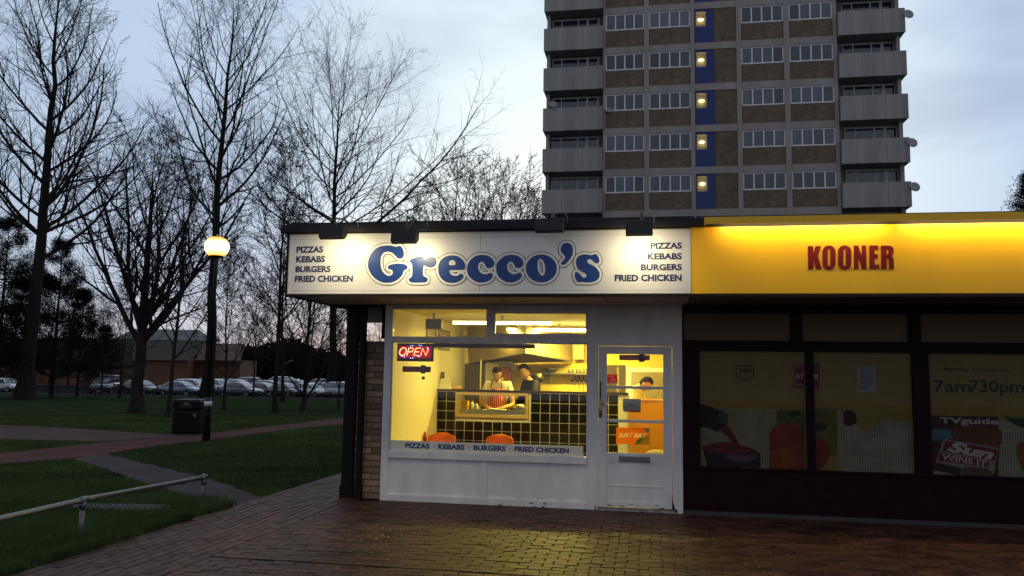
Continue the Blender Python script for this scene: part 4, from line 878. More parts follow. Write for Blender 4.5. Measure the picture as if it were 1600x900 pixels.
def person(lbl, x, y, yaw, P, top, headpos, hp, hy, extra=None, topname='polo_shirt', longsl=False):
    t = thing('person', lbl, 'person', (x, y, .02)); c, s = math.cos(yaw), math.sin(yaw)
    R = lambda p: (x+p[0]*c-p[1]*s, y+p[0]*s+p[1]*c, p[2]+.02)
    N = dict(P); E = [('pel', 'bel'), ('bel', 'che'), ('che', 'nb'), ('nb', 'ne')]
    for S_ in 'LR':
        E += [('che', 'sh'+S_), ('sh'+S_, 'el'+S_), ('el'+S_, 'wr'+S_), ('wr'+S_, 'pa'+S_), ('pel', 'hi'+S_), ('hi'+S_, 'kn'+S_), ('kn'+S_, 'an'+S_), ('an'+S_, 'to'+S_)]
        pa, wr = Vector(N['pa'+S_][0]), Vector(N['wr'+S_][0]); d = (pa-wr).normalized(); sd = d.cross(Vector((0, 0, 1))).normalized()*(1 if S_ == 'R' else -1)
        for k in range(4):
            o_ = sd*(-.03+.02*k); ln = (.034, .040, .038, .030)[k]
            N['f%s%da' % (S_, k)] = (tuple(pa+o_+d*.03), .0095); N['f%s%db' % (S_, k)] = (tuple(pa+o_*1.1+d*(.03+ln)+Vector((0, 0, -.008))), .0085); N['f%s%dc' % (S_, k)] = (tuple(pa+o_*1.1+d*(.025+ln*1.6)+Vector((0, 0, -.03))), .0075)
            E += [('pa'+S_, 'f%s%da' % (S_, k)), ('f%s%da' % (S_, k), 'f%s%db' % (S_, k)), ('f%s%db' % (S_, k), 'f%s%dc' % (S_, k))]
        N['t%sa' % S_] = (tuple(wr+d*.03-sd*.035), .011); N['t%sb' % S_] = (tuple(wr+d*.07-sd*.055+Vector((0, 0, -.01))), .009); E += [('pa'+S_, 't%sa' % S_), ('t%sa' % S_, 't%sb' % S_)]
    body = MB(); body.add(*skin_mesh({k: (R(p), r) for k, (p, r) in N.items()}, E, 'pel'))
    hm, hr = head_mesh(R(headpos), hp, yaw+hy); n = len(body.v); body.v += hm.v; body.f += [tuple(i+n for i in f) for f in hm.f]; body.m += hm.m
    part('body', body, [skinm, eyem, lipm, hairm], t, True); part('hair', hr, hairm, t, True)
    sn = {k: (R(P[k][0]), P[k][1]+.016) for k in ('pel', 'bel', 'che', 'nb', 'shL', 'shR')}; se = [('pel', 'bel'), ('bel', 'che'), ('che', 'nb'), ('che', 'shL'), ('che', 'shR')]
    sn['nb'] = (R(Vector(P['nb'][0])-Vector((0, 0, .01))), P['nb'][1]+.008)
    for S_ in 'LR':
        a, b = Vector(P['sh'+S_][0]), Vector(P['el'+S_][0])
        if longsl: sn['el'+S_] = (R(b), P['el'+S_][1]+.02); w_ = Vector(P['wr'+S_][0]); sn['cu'+S_] = (R(b.lerp(w_, .9)), .042); se += [('sh'+S_, 'el'+S_), ('el'+S_, 'cu'+S_)]
        else: sn['sl'+S_] = (R(a.lerp(b, .70)), P['el'+S_][1]+.022); se += [('sh'+S_, 'sl'+S_)]
    sm = MB(); sm.add(*skin_mesh(sn, se, 'pel')); part(topname, sm, top, t, True)
    tn = {k: (R(P[k][0]), P[k][1]+.014) for k in ('pel', 'hiL', 'hiR', 'knL', 'knR', 'anL', 'anR')}; te = [('pel', 'hiL'), ('hiL', 'knL'), ('knL', 'anL'), ('pel', 'hiR'), ('hiR', 'knR'), ('knR', 'anR')]
    tm = MB(); tm.add(*skin_mesh(tn, te, 'pel')); part('trousers', tm, jeans, t, True)
    m = MB()
    for S_ in 'LR':
        p = R(P['to'+S_][0]); m.ball((p[0], p[1]+.03, .065), (.05, .12, .05), 10, 8)
    part('shoes', m, black, t, True)
    if extra: extra(t, R)
    return t
def pose(lean, arms, up=0):
    f = -lean; q = up
    P = {'pel': ((0, .0, .93), .135), 'bel': ((0, f*.3, 1.08+q*.4), .125), 'che': ((0, f*.8, 1.26+q), .135), 'nb': ((0, f*1.1, 1.41+q), .062), 'ne': ((0, f*1.45, 1.47+q), .052)}
    for S_, sx in (('L', -1), ('R', 1)):
        P['sh'+S_] = ((sx*.185, f*.8, 1.36+q), .066); e, w, p = arms[S_]
        P['el'+S_] = (e, .044); P['wr'+S_] = (w, .029); P['pa'+S_] = (p, .036)
        P['hi'+S_] = ((sx*.09, .01, .86), .095); P['kn'+S_] = ((sx*.10, -.01, .48), .062); P['an'+S_] = ((sx*.10, .03, .09), .042); P['to'+S_] = ((sx*.115, -.10, .045), .04)
    return P
stripe = bpy.data.materials.new('striped_apron_cloth'); stripe.use_nodes = True; t_ = stripe.node_tree; b_ = t_.nodes['Principled BSDF']; b_.inputs['Roughness'].default_value = .8
tcn = t_.nodes.new('ShaderNodeTexCoord'); wv = t_.nodes.new('ShaderNodeTexWave'); wv.bands_direction = 'X'; wv.inputs['Scale'].default_value = 9; cr = t_.nodes.new('ShaderNodeValToRGB')
cr.color_ramp.elements[0].color = (.62, .05, .02, 1); cr.color_ramp.elements[1].color = (.85, .62, .42, 1); cr.color_ramp.elements[0].position = .70; cr.color_ramp.elements[1].position = .78
t_.links.new(tcn.outputs['Object'], wv.inputs[0]); t_.links.new(wv.outputs[1], cr.inputs[0]); t_.links.new(cr.outputs[0], b_.inputs['Base Color'])
def apron(t, R):
    m = MB(); n = 11; rows = [(.55, .22, -.15), (.8, .22, -.165), (1.0, .20, -.17), (1.15, .165, -.19), (1.27, .12, -.235), (1.38, .10, -.245)]; vs = []
    for z, w, yy in rows:
        for k in range(n): u = -1+2*k/(n-1); vs.append(R((u*w, yy+.07*u*u, z)))
    m.add(vs, [(i*n+k, i*n+k+1, (i+1)*n+k+1, (i+1)*n+k) for i in range(len(rows)-1) for k in range(n-1)])
    ap_ = part('apron', m, stripe, t, True); md = ap_.modifiers.new('thickness', 'SOLIDIFY'); md.thickness = .004
    m = MB()
    for sx in (-1, 1): m.tube([R((sx*.095, -.235, 1.38)), R((sx*.085, -.20, 1.47)), R((sx*.06, -.11, 1.56))], .010, 6)
    part('apron_strap', m, redsign, t, True)
    m = MB()
    for sx in (-1, 1): m.add([R((sx*.012, -.205, 1.47)), R((sx*.075, -.19, 1.49)), R((sx*.095, -.10, 1.565)), R((sx*.05, -.15, 1.54))], [(0, 1, 2, 3)])
    part('collar', m, polo, t)
person('man in a white polo shirt and red striped apron working at the hatch, head bowed', .855, 3.42, 0,
       pose(.10, {'L': ((-.27, -.14, 1.12), (-.13, -.36, 1.075), (-.07, -.43, 1.065)), 'R': ((.27, -.14, 1.12), (.15, -.36, 1.075), (.10, -.43, 1.068))}, .09), polo, (0, -.20, 1.625), .58, 0, apron)
jacket = mat('black_padded_jacket', (.009, .009, .012), rough=.55, spec=.2, var=.3, scale=8, bump=.3, bscale=14)
def hood(t, R):
    m = MB(); m.ball(R((0, .045, 1.555)), (.13, .11, .075), 14, 10); part('hood', m, jacket, t, True)
    m = MB(); m.tube([R((-.085, .02, 1.60)), R((-.06, .09, 1.61)), R((0, .12, 1.615)), R((.06, .09, 1.61)), R((.085, .02, 1.60))], .03, 8); part('hood_lining', m, mat('pale_fleece', (.50, .42, .25), rough=.95, bump=.5), t, True)
person('man in a black hooded jacket bending over the bench at the back of the kitchen', 1.42, 3.72, -.95,
       pose(.09, {'L': ((-.25, -.15, 1.10), (-.12, -.33, 1.10), (-.08, -.40, 1.09)), 'R': ((.25, -.15, 1.10), (.14, -.33, 1.10), (.10, -.40, 1.09))}, .12), jacket, (0, -.19, 1.685), .55, 0, hood, 'jacket', True)
person('man in a white polo shirt stooping behind the orange board inside the door', 3.02, 3.28, 1.30,
       pose(.20, {'L': ((-.26, -.25, 1.02), (-.14, -.45, 1.0), (-.10, -.52, 1.0)), 'R': ((.26, -.25, 1.02), (.14, -.45, 1.0), (.10, -.52, 1.0))}, .05), polo, (0, -.33, 1.50), .80, 0)

# ================================================================= GROUND
grassm = mat('short_grass', (.032, .048, .020), rough=.95, var=.35, scale=1.1, spec=0)
ys = [-30, -5, 2, 6, 10, 14, 18, 22, 25, 28, 32, 38, 46, 56, 70, 87, 99, 112, 160, 260, 500, 1000, 2600]; xs = [-2000, -600, -250, -120, -60, -30, -15, -6, 0, 6, 15, 30, 60, 120, 250, 600, 2000]
g = MB(); n = len(xs)
g.add([(x, y, gz(y)-.012) for y in ys for x in xs], [(j*n+i, j*n+i+1, (j+1)*n+i+1, (j+1)*n+i) for j in range(len(ys)-1) for i in range(n-1)])
struct('ground', g, grassm)
asph = mat('dark_asphalt', (.022, .021, .023), rough=.95, var=.25, scale=.8, spec=0)
# car park behind the trees
cpy = [74.5, 87, 99, 112, 150]
cp = MB(); cp.add([(x, y, gz(y)+.006) for y in cpy for x in (-95, 18)], [(2*i, 2*i+1, 2*i+3, 2*i+2) for i in range(len(cpy)-1)])
struct('car_park', cp, asph)
kb = MB().box(-95, 18, 74.35, 74.49, gz(74.4)-.05, gz(74.4)+.10); struct('car_park_kerb', kb, mat('kerb_concrete', (.16, .16, .16), rough=.9))

def sheet(name, left, right, m, z, n=26):
    "path between two edges given as pixel rows on the ground"
    def res(pts):
        P = [at_ground(*p) for p in pts]; d = [0]
        for a, b in zip(P, P[1:]): d.append(d[-1]+(b-a).length)
        X = np.interp(np.linspace(0, d[-1], n), d, [p.x for p in P]); Y = np.interp(np.linspace(0, d[-1], n), d, [p.y for p in P]); return list(zip(X, Y))
    A_, B_ = res(left), res(right); vs = []
    for i, (a, b) in enumerate(zip(A_, B_)):
        ja, jb = (.035*math.sin(i*2.3)+.02*math.sin(i*5.1)), .035*math.sin(i*1.9+1)
        for k in range(5):
            t = k/4; x = a[0]*(1-t)+b[0]*t; y = a[1]*(1-t)+b[1]*t; vs.append((x+(ja if k == 0 else jb if k == 4 else 0), y+(ja if k == 0 else jb if k == 4 else 0), gz(y)+z))
    g = MB(); g.add(vs, [(i*5+k, i*5+k+1, i*5+k+6, i*5+k+5) for i in range(n-1) for k in range(4)])
    a = Vector(g.v[g.f[0][1]])-Vector(g.v[g.f[0][0]]); b = Vector(g.v[g.f[0][2]])-Vector(g.v[g.f[0][0]])
    if a.cross(b).z < 0: g.f = [f[::-1] for f in g.f]
    return struct(name, g, m)
redtar = mat('worn_red_tarmac', (.092, .038, .033), rough=.9, var=.2, scale=1.3, bump=.5, bscale=70, spec=.12)
greytar = mat('grey_tarmac', (.072, .056, .058), rough=.9, var=.2, scale=1.3, bump=.5, bscale=70, spec=.12)
beigetar = mat('pale_buff_tarmac', (.080, .052, .045), rough=.9, var=.2, scale=1.3, bump=.5, bscale=70, spec=.12)
sheet('red_path', [(-260, 728), (0, 708), (80, 700), (156, 691), (230, 684), (290, 680), (330, 676), (430, 665), (545, 652), (700, 636)],
      [(-260, 752), (0, 724), (60, 720), (118, 716), (165, 709), (240, 697), (340, 685), (440, 672), (548, 661), (700, 645)], redtar, -.004)
sheet('buff_path', [(-260, 650), (0, 664), (50, 666), (100, 668), (200, 675), (285, 679.5), (320, 678)], [(-260, 676), (0, 686), (60, 687.5), (110, 688.5), (156, 690), (230, 686), (300, 681)], beigetar, 0.0)
sheet('grey_path', [(165, 708), (195, 716), (230, 724), (330, 748), (380, 766), (418, 778)], [(112, 716), (150, 727), (220, 752), (300, 775), (330, 788), (346, 797)], greytar, -.008)
# worn puddle in the grass behind the rail
pu = MB(); c0 = at_ground(188, 790); pts = [(c0.x+.62*math.cos(t)*(1+.15*math.sin(3*t)), c0.y+.26*math.sin(t)*(1+.2*math.cos(2*t)), 0) for t in np.linspace(0, 2*math.pi, 22)[:-1]]
pu.add([(x, y, -.009) for x, y, z in pts], [tuple(range(len(pts)))]); struct('bare_patch', pu, mat('trodden_grey_earth', (.026, .026, .025), rough=.6, var=.3, scale=6))

# ---------------------------------------------------------------- brick forecourt
pavem = mat('red_brown_paver', (.070, .031, .022), rough=.52, var=.4, scale=3, bump=.35, bscale=70, island=.5, spec=.18, col2=(.086, .041, .028))
fc = MB(); SX0, SX1, SX2 = -1.585, -.4215, 11.5
fc.add([(SX0, -8, -.010), (SX2, -8, -.010), (SX2, .0, -.010), (SX1+.0, .0, -.010), (SX1, 16, -.010), (SX0, 16, -.010)], [(0, 1, 2, 3, 4, 5)])
fore = struct('forecourt', fc, mat('dark_joint_sand', (.022, .018, .016), rough=.95, bump=.5), frame=SHOP)
pv = []
PL, PW, GP = .200, .098, .0075
r = 0; y = -.02-PW
while y > -7.9:                                                          # rows along the shop front
    gap = .03 if abs(y+3.42) < .055 else 0
    x = SX1+.01+(.104 if r % 2 else 0)+random.uniform(-.01, .01)
    if r % 2: pv.append((SX1+.01, y, x-SX1-.01-GP, PW, 0))
    while x < SX2-.2: pv.append((x, y, PL, PW, 0)); x += PL+GP
    y -= PW+GP+gap; r += 1
r = 0; x = SX0+.008
while x+PW < SX1:                                                        # rows running away from the viewer along the grass
    y = -7.9+(.104 if r % 2 else 0)+random.uniform(-.01, .01)
    while y < 15.8: pv.append((x, y, PW, PL, 1)); y += PL+GP
    x += PW+GP-.0005; r += 1
def pverts(w, h, tz):
    j = lambda: random.uniform(-.003, .003); e = .005
    b = [(j(), j()), (w+j(), j()), (w+j(), h+j()), (j(), h+j())]; cx, cy = w/2, h/2
    top = [(px+(e if px < cx else -e), py+(e if py < cy else -e)) for px, py in b]
    hz_ = [tz+random.uniform(-.0012, .0012) for _ in range(4)]
    return [(px, py, -.02) for px, py in b]+[(px, py, z-.004) for (px, py), z in zip(b, hz_)]+[(px, py, z) for (px, py), z in zip(top, hz_)]
pf = [(8, 9, 10, 11)]+[(i, (i+1) % 4, (i+1) % 4+4, i+4) for i in range(4)]+[(i+4, (i+1) % 4+4, (i+1) % 4+8, i+8) for i in range(4)]
def seen(p):
    w = SHOP.w((p[0], p[1], 0)); d = w-Vector((0, 0, CAM_H)); zc_ = d.dot(_F); u = 800+FPX*d.dot(_R)/zc_; v = 450-FPX*d.dot(_U)/zc_
    return zc_ if (20 < u < 1580 and v < 895) else 99
pv.sort(key=seen)
shared = {}
for p in pv[:300]:
    k = (round(p[2], 2), p[4]); 
    if len(shared.setdefault(k, [])) < 4: m = MB().add(pverts(p[2], p[3], 0), pf); shared[k].append(m.mesh('paver', pavem))
    o = bump_part('paver', random.choice(shared[k]), fore, (p[0], p[1], random.gauss(0, .0018)))
m = MB()
for p in pv[300:]:
    tz = random.gauss(0, .0018); m.add([(a+p[0], b+p[1], c_) for a, b, c_ in pverts(p[2], p[3], tz)], pf)
part('paver_field', m, pavem, fore, kind='stuff')
# moss in the joints
rs = np.random.default_rng(5)
def blades(name, P, h0, h1, w, m, lab, lean=.5):
    n = len(P); a = rs.uniform(0, 2*np.pi, n); h = rs.uniform(h0, h1, n); l = rs.uniform(0, lean, n)*h; b = rs.uniform(0, 2*np.pi, n)
    v = np.empty((n, 3, 3)); dx, dy = np.cos(a)*w/2, np.sin(a)*w/2
    v[:, 0] = P+np.stack([dx, dy, 0*dx], 1); v[:, 1] = P-np.stack([dx, dy, 0*dx], 1); v[:, 2] = P+np.stack([np.cos(b)*l, np.sin(b)*l, h], 1)
    me = bpy.data.meshes.new(name); me.vertices.add(3*n); me.vertices.foreach_set('co', v.ravel()); me.loops.add(3*n); me.loops.foreach_set('vertex_index', np.arange(3*n)); me.polygons.add(n); me.polygons.foreach_set('loop_start', np.arange(n)*3); me.polygons.foreach_set('loop_total', np.full(n, 3)); me.update(calc_edges=True); me.materials.append(m)
    o = bpy.data.objects.new(name, me); COL.objects.link(o); return tag(o, lab, None, None, 'stuff')
bladem = mat('grass_blade', (.072, .112, .036), rough=.9, var=.55, scale=.6, island=.45, spec=.1)
def inpoly(px, py, poly):
    c_ = np.zeros(len(px), bool); j = len(poly)-1
    for i in range(len(poly)):
        xi, yi = poly[i]; xj, yj = poly[j]; q = ((yi > py) != (yj > py)) & (px < (xj-xi)*(py-yi)/(yj-yi+1e-12)+xi); c_ ^= q; j = i
    return c_
def gp(pts): return [(lambda v: (v.x, v.y))(at_ground(*p)) for p in pts]
paths = [gp([(-260, 728), (0, 708), (80, 700), (156, 691), (290, 680), (430, 665), (545, 652), (548, 661), (440, 672), (340, 685), (240, 697), (165, 709), (118, 716), (60, 720), (0, 724), (-260, 752)]),
         gp([(-260, 650), (0, 664), (100, 668), (290, 680), (156, 690), (0, 686), (-260, 676)]), gp([(112, 716), (165, 708), (230, 724), (330, 748), (418, 778), (346, 797), (300, 775), (220, 752), (150, 727)]),
         [(p[0], p[1]) for p in pts]]
def edge_x(Y):
    a, b = SHOP.w((SX0, -8, 0)), SHOP.w((SX0, 16, 0)); return a.x+(b.x-a.x)*(Y-a.y)/(b.y-a.y)
def grass_pts(n, y0, y1):
    Y = rs.uniform(y0**.5, y1**.5, n)**2; X = rs.uniform(-.68, -.10, n)*Y; k = X < edge_x(Y)-.01
    for p in paths[:3]: k &= ~inpoly(X, Y, p)
    k &= ~(inpoly(X, Y, paths[3]) & (rs.uniform(0, 1, n) > .35))
    X, Y = X[k], Y[k]; return np.stack([X, Y, np.interp(Y, [-60, 28, 87], [0, 0, -1.15])-.013], 1)
blades('grass', grass_pts(190000, 4.5, 12), .02, .055, .006, bladem, 'short mown grass around the paths and trees')
blades('grass_beyond', grass_pts(130000, 12, 30), .02, .05, .014, bladem, 'mown grass farther off between the trees')
# long tufts where the mower misses: along the paving edge and at the rail posts
t = rs.uniform(-4.6, -.9, 26000); e = np.abs(rs.normal(0, .07, 26000)); P = np.stack([SHOP.x+(SX0-.0-e)*SHOP.c+t*SHOP.n, SHOP.y-(SX0-e)*SHOP.n+t*SHOP.c, np.full(26000, -.012)], 1)
cl = np.sin(t*5)+np.sin(t*13+1)+rs.normal(0, .6, 26000); P = P[cl > -.2]
blades('grass_tufts', P, .04, .12, .006, bladem, 'longer grass tufts along the edge of the brick paving', .7)
q = [np.stack([c_[0]+rs.normal(0, .16, 2600), c_[1]+rs.normal(0, .16, 2600), np.full(2600, -.012)], 1) for c_ in ((-4.04, 7.82), (-3.80, 10.10), (-4.3, 5.5))]
blades('post_grass', np.concatenate(q), .04, .14, .007, bladem, 'long grass round the feet of the rail posts', .6)
t = rs.uniform(.0, 2.6, 3000); P = np.stack([SHOP.x+t*SHOP.c-3.405*SHOP.n, SHOP.y-t*SHOP.n-3.405*SHOP.c, np.full(3000, -.009)], 1); P[:, :2] += rs.normal(0, .008, (3000, 2)); P = P[(np.sin(t*7)+np.sin(t*17)) > .5]
blades('joint_moss', P, .006, .018, .012, mat('moss', (.03, .045, .012), rough=1, island=.3), 'moss in the open joint across the brick paving')

# gum, leaf scraps and grit on the paving
n = 260; S_ = rs.uniform(-1.4, 8, n); D_ = rs.uniform(-5, -.15, n); m = MB()
for a_, d_ in zip(S_, D_):
    k = 5; r_ = rs.uniform(.006, .022); t0 = rs.uniform(0, 6); m.add([(a_+r_*math.cos(t0+q*1.257)*rs.uniform(.5, 1.2), d_+r_*math.sin(t0+q*1.257)*rs.uniform(.5, 1.2), .0035) for q in range(k)], [tuple(range(k))])
o = struct('paving_specks', m, mat('pale_gum_and_grit', (.16, .14, .12), rough=.8, var=.6, scale=3, island=.8), frame=SHOP); o['kind'] = 'stuff'; o['label'] = 'gum spots and scraps scattered over the brick paving'
# ================================================================= TOWER BLOCK
conc = mat('grey_concrete', (.34, .315, .295), rough=.9, var=.16, scale=.9, bump=.3, bscale=25, stretch=(1, 1, .45))
conc2 = mat('balcony_concrete', (.31, .295, .285), rough=.9, var=.24, scale=.8, bump=.3, bscale=25, stretch=(1.5, 1, .25))
brk = brickmat('brown_brickwork', (.19, .135, .080), (.115, .082, .052), (.15, .13, .11), .225, .075)
upvc = mat('white_window_frame', (.80, .80, .84), rough=.4, var=.04)
paneM = [glass('flat_window_glass', (.72, .76, .80), .9, .02)]
netc = mat('net_curtain', (.46, .50, .56), rough=.9, var=.45, scale=2.2, stretch=(4, 1, .35)); drape = mat('dark_drape', (.16, .17, .20), rough=.9, var=.35, scale=2, stretch=(4, 1, .3)); blindm = mat('white_blind', (.85, .90, .92), rough=.8, var=.05); mauve = mat('mauve_drape', (.13, .085, .10), rough=.9, var=.3, scale=2, stretch=(4, 1, .3))
darkin = mat('unlit_room', (.02, .02, .024), rough=.9); bluep = mat('blue_cladding', (.006, .028, .17), rough=.4, var=.12, scale=.6)
tw = thing('tower_block', 'tall brown brick and grey concrete tower block with a blue stair strip behind the shops', 'tower', (0, 0, -1), TOW)
ZB, ZTOP = -1.0, 34.4
part('core', box(-11.55, 10.98, 1.0, 15, ZB, ZTOP), conc, tw)
part('window_core', box(-7.6, -1.745, .31, .9995, ZB, ZTOP), darkin, tw); part('window_core', box(-.44, 7.1, .31, .9995, ZB, ZTOP), darkin, tw); part('stair_core', box(-1.7445, -.4405, .55, .9995, ZB, ZTOP), darkin, tw)
part('end_wall', box(-11.62, -11.40, .20, .9995, ZB, ZTOP), conc, tw); part('end_wall', box(10.84, 11.06, .20, .9995, ZB, ZTOP), conc, tw)
cols = [(-7.75, -7.60), (-5.03, -4.71), (-2.0, -1.74), (.95, 1.245), (3.93, 4.27), (6.98, 7.20)]
for a, b in cols: part('column', box(a, b, -.06, .309, ZB, ZTOP), conc, tw)
bays = [(-7.5995, -5.0305), (-4.7095, -2.0005), (-1.7395, .9495), (1.2455, 3.9295), (4.2705, 6.9795)]
wm, pm, bm_, bp_, cu_ = {}, {}, {}, {}, {}
for bi, (a, b) in enumerate(bays):
    if bi == 2: continue
    w = b-a; g = MB(); h = 1.14; f = .082
    g.box(0, w, .05, .12, 0, f).box(0, w, .05, .12, h-f, h)
    for k in range(5): x = k*(w-f)/4; g.box(x, x+f, .052, .118, f, h-f)
    wm[bi] = g.mesh('window', upvc); pw = (w-f)/4-f
    pm[bi] = MB().box(0, pw, .085, .09, 0, h-2*f).mesh('pane', paneM[0])
    cm = MB(); ns = 9
    cm.add([(pw*k/ns, .125+.02*(k % 2), z) for z in (0, h-2*f) for k in range(ns+1)], [(k, k+1, k+ns+2, k+ns+1) for k in range(ns)])
    for nm, mm in (('net', netc), ('drape', drape), ('blind', blindm), ('mauve', mauve), ('dark', darkin)): cu_[bi, nm] = cm.mesh('curtain', mm)
    bp_[bi] = MB().box(0, w, .03, .30, 0, 1.20).mesh('brick_panel', brk)
def tpart(name, me, parent, loc):
    o = bpy.data.objects.new(name, me); COL.objects.link(o); o.parent = parent; b = BASE[tw]
    o.location = (loc[0]-b[0], loc[1]-b[1], loc[2]-b[2]) if parent is tw else loc; BASE[o] = b; return o
par = MB(); Lp = 4.0
for x0, x1 in ((0, 1.32), (1.335, 2.66), (2.675, Lp)): par.box(x0, x1, -.42, -.30, 0, 1.58)
par.box(.02, Lp-.02, -.4195, .98, -.001, .18); par.box(0, .12, -.2995, .9, .1805, 1.55); par.box(Lp-.12, Lp, -.2995, .9, .1805, 1.55)
parm = par.mesh('balcony', conc2)
bw = MB(); 
for a, b in ((0, .07), (.62, .70), (1.75, 1.84), (2.35, 2.52), (3.1, 3.25)): bw.box(a, b, 0, .07, 0, 2.0)
bw.box(0, 3.25, .001, .069, 2.0, 2.08).box(0, 3.25, .001, .069, 1.18, 1.24)
bwm = bw.mesh('balcony_window', mat('dull_window_frame', (.45, .44, .46), rough=.5)); bpm = box(.07, 3.2, .03, .04, 0, 2.0).mesh('pane', paneM[0]); bcm = MB().add([(.07+3.1*k/24, .12+.03*(k % 2), z) for z in (0, 2.0) for k in range(25)], [(k, k+1, k+26, k+25) for k in range(24)]).mesh('curtain', drape)
swp = [('net', 'net', 'drape', 'mauve'), ('net', 'drape', 'drape', 'drape'), ('drape', 'net', 'net', 'net'), ('net', 'net', 'net', 'drape'), ('drape', 'blind', 'drape', 'net')]
landw = emis('stair_lamp', (1, .74, .30), 9); warmw = mat('stair_landing_wall', (.62, .52, .30), rough=.9, var=.05)
rr = random.Random(3)
for k in range(-5, 7):
    wt = 14.8+2.8*k; near = -1 <= k <= 5
    for bi, (a, b) in enumerate(bays):
        part('floor_band', box(a, b, -.02, .3085, wt-2.8+.001, wt-2.34), conc, tw)
        if bi == 2:
            # blue stair strip and its brick neighbour
            part('brick_panel', box(-.44, b, .02, .305, wt-2.3395, wt+.0005), brk, tw)
            part('blue_panel', box(a, -.445, .04, .305, wt-2.3395, wt-1.18), bluep, tw)
            fr_ = MB(); fr_.box(a, a+.10, .04, .12, wt-1.1795, wt+.0005).box(-.98, -.445, .04, .12, wt-1.1795, wt+.0005).box(a+.1005, -.9805, .041, .12, wt-.14, wt)
            lw = part('landing_window', fr_, bluep, tw)
            part('landing_wall', box(a+.02, -.46, .48, .50, wt-1.17, wt), warmw, tw); part('landing_ceiling', box(a+.02, -.46, .1205, .4795, wt-.13, wt-.10), warmw, tw)
            lm = MB().ball((a+.44, .30, wt-.60), (.20, .10, .085), 12, 8); part('landing_lamp', lm, landw, tw, True)
            part('pane', box(a+.1005, -.9805, .08, .085, wt-1.1795, wt-.1405), paneM[0], lw)
            continue
        tpart('brick_panel', bp_[bi], tw, (a, 0, wt-2.339))
        wo = tpart('window', wm[bi], tw, (a, 0, wt-1.138)); W_ = b-a; f = .082; pw = (W_-f)/4
        if not near: tpart('curtain', MB().box(0, W_, .2, .21, 0, 1.13).mesh('curtain', drape), wo, (0, 0, 0)); continue
        sty = swp[{0: 0, 1: 1, 3: 2, 4: 3}[bi]][k % 4]
        if (bi, k) == (1, 4): sty = 'blind'
        if (bi, k) == (4, 0): sty = 'mauve'
        for q in range(4):
            s2 = sty if rr.random() > .16 or sty == 'blind' else rr.choice(['net', 'drape', 'dark'])
            tpart('pane', pm[bi], wo, (f+q*pw, 0, f)); tpart('curtain', cu_[bi, s2], wo, (f+q*pw, 0, f))
    for x0 in (-11.76, 7.22):
        if x0 > 0: x0 = 7.24
        tpart('balcony', parm, tw, (x0, 0, wt-2.50))
        wo = tpart('balcony_window', bwm, tw, (x0+.45, .75, wt-1.93))
        if near: tpart('pane', bpm, wo, (0, 0, 0)); tpart('curtain', bcm, wo, (0, 0, 0))
part('parapet', box(-11.7, 11.15, -.05, 15, ZTOP+.001, ZTOP+1.1), conc, tw)
dishm = mat('grey_dish', (.30, .31, .33), rough=.5)
def dish(px, py, lbl, r=.34, plane=-.4):
    x, z = TOW.plane(px, py, plane); t = thing('satellite_dish', lbl, 'satellite dish', (x, plane, z), TOW, 'satellite dishes on the tower balconies')
    m = MB(); N = 14; vs = [(x, plane+.04, z)]; ux = Vector((.9, .3, .05)).normalized(); uz = Vector((-.1, .15, 1)).normalized(); nn = ux.cross(uz)
    for j, (rr_, dd) in enumerate(((.5, .015), (1, .06))):
        for k in range(N): a = 2*math.pi*k/N; vs.append(tuple(Vector((x, plane+.04, z))+ux*math.cos(a)*r*rr_*1.05+uz*math.sin(a)*r*rr_*.9+nn*dd))
    m.add(vs, [(0, 1+k, 1+(k+1) % N) for k in range(N)]+[(1+k, 1+N+k, 1+N+(k+1) % N, 1+(k+1) % N) for k in range(N)])
    d_ = part('reflector', m, dishm, t, True); md = d_.modifiers.new('t', 'SOLIDIFY'); md.thickness = .015
    part('arm', MB().tube([(x, plane+.04, z-.2), (x+.15, plane-.25, z-.16)], .015, 5), dishm, t); part('bracket', MB().tube([(x, plane+.05, z), (x-.22, plane+.08, z-.12), (x-.32, plane+.08, z-.12)], .022, 6), black, t)
dish(1419, 22, 'satellite dish at the top right corner of the tower, on the highest balcony in view')
dish(1425, 223, 'satellite dish on the right tower balcony, second from the bottom')
dish(1429, 292, 'satellite dish on the lowest visible right-hand balcony of the tower')
dish(864, 163, 'satellite dish over the left balcony of the third visible floor down', .26, -.5)
dish(952, 172, 'small pale dish below a window near the left balconies', .18, -.15)

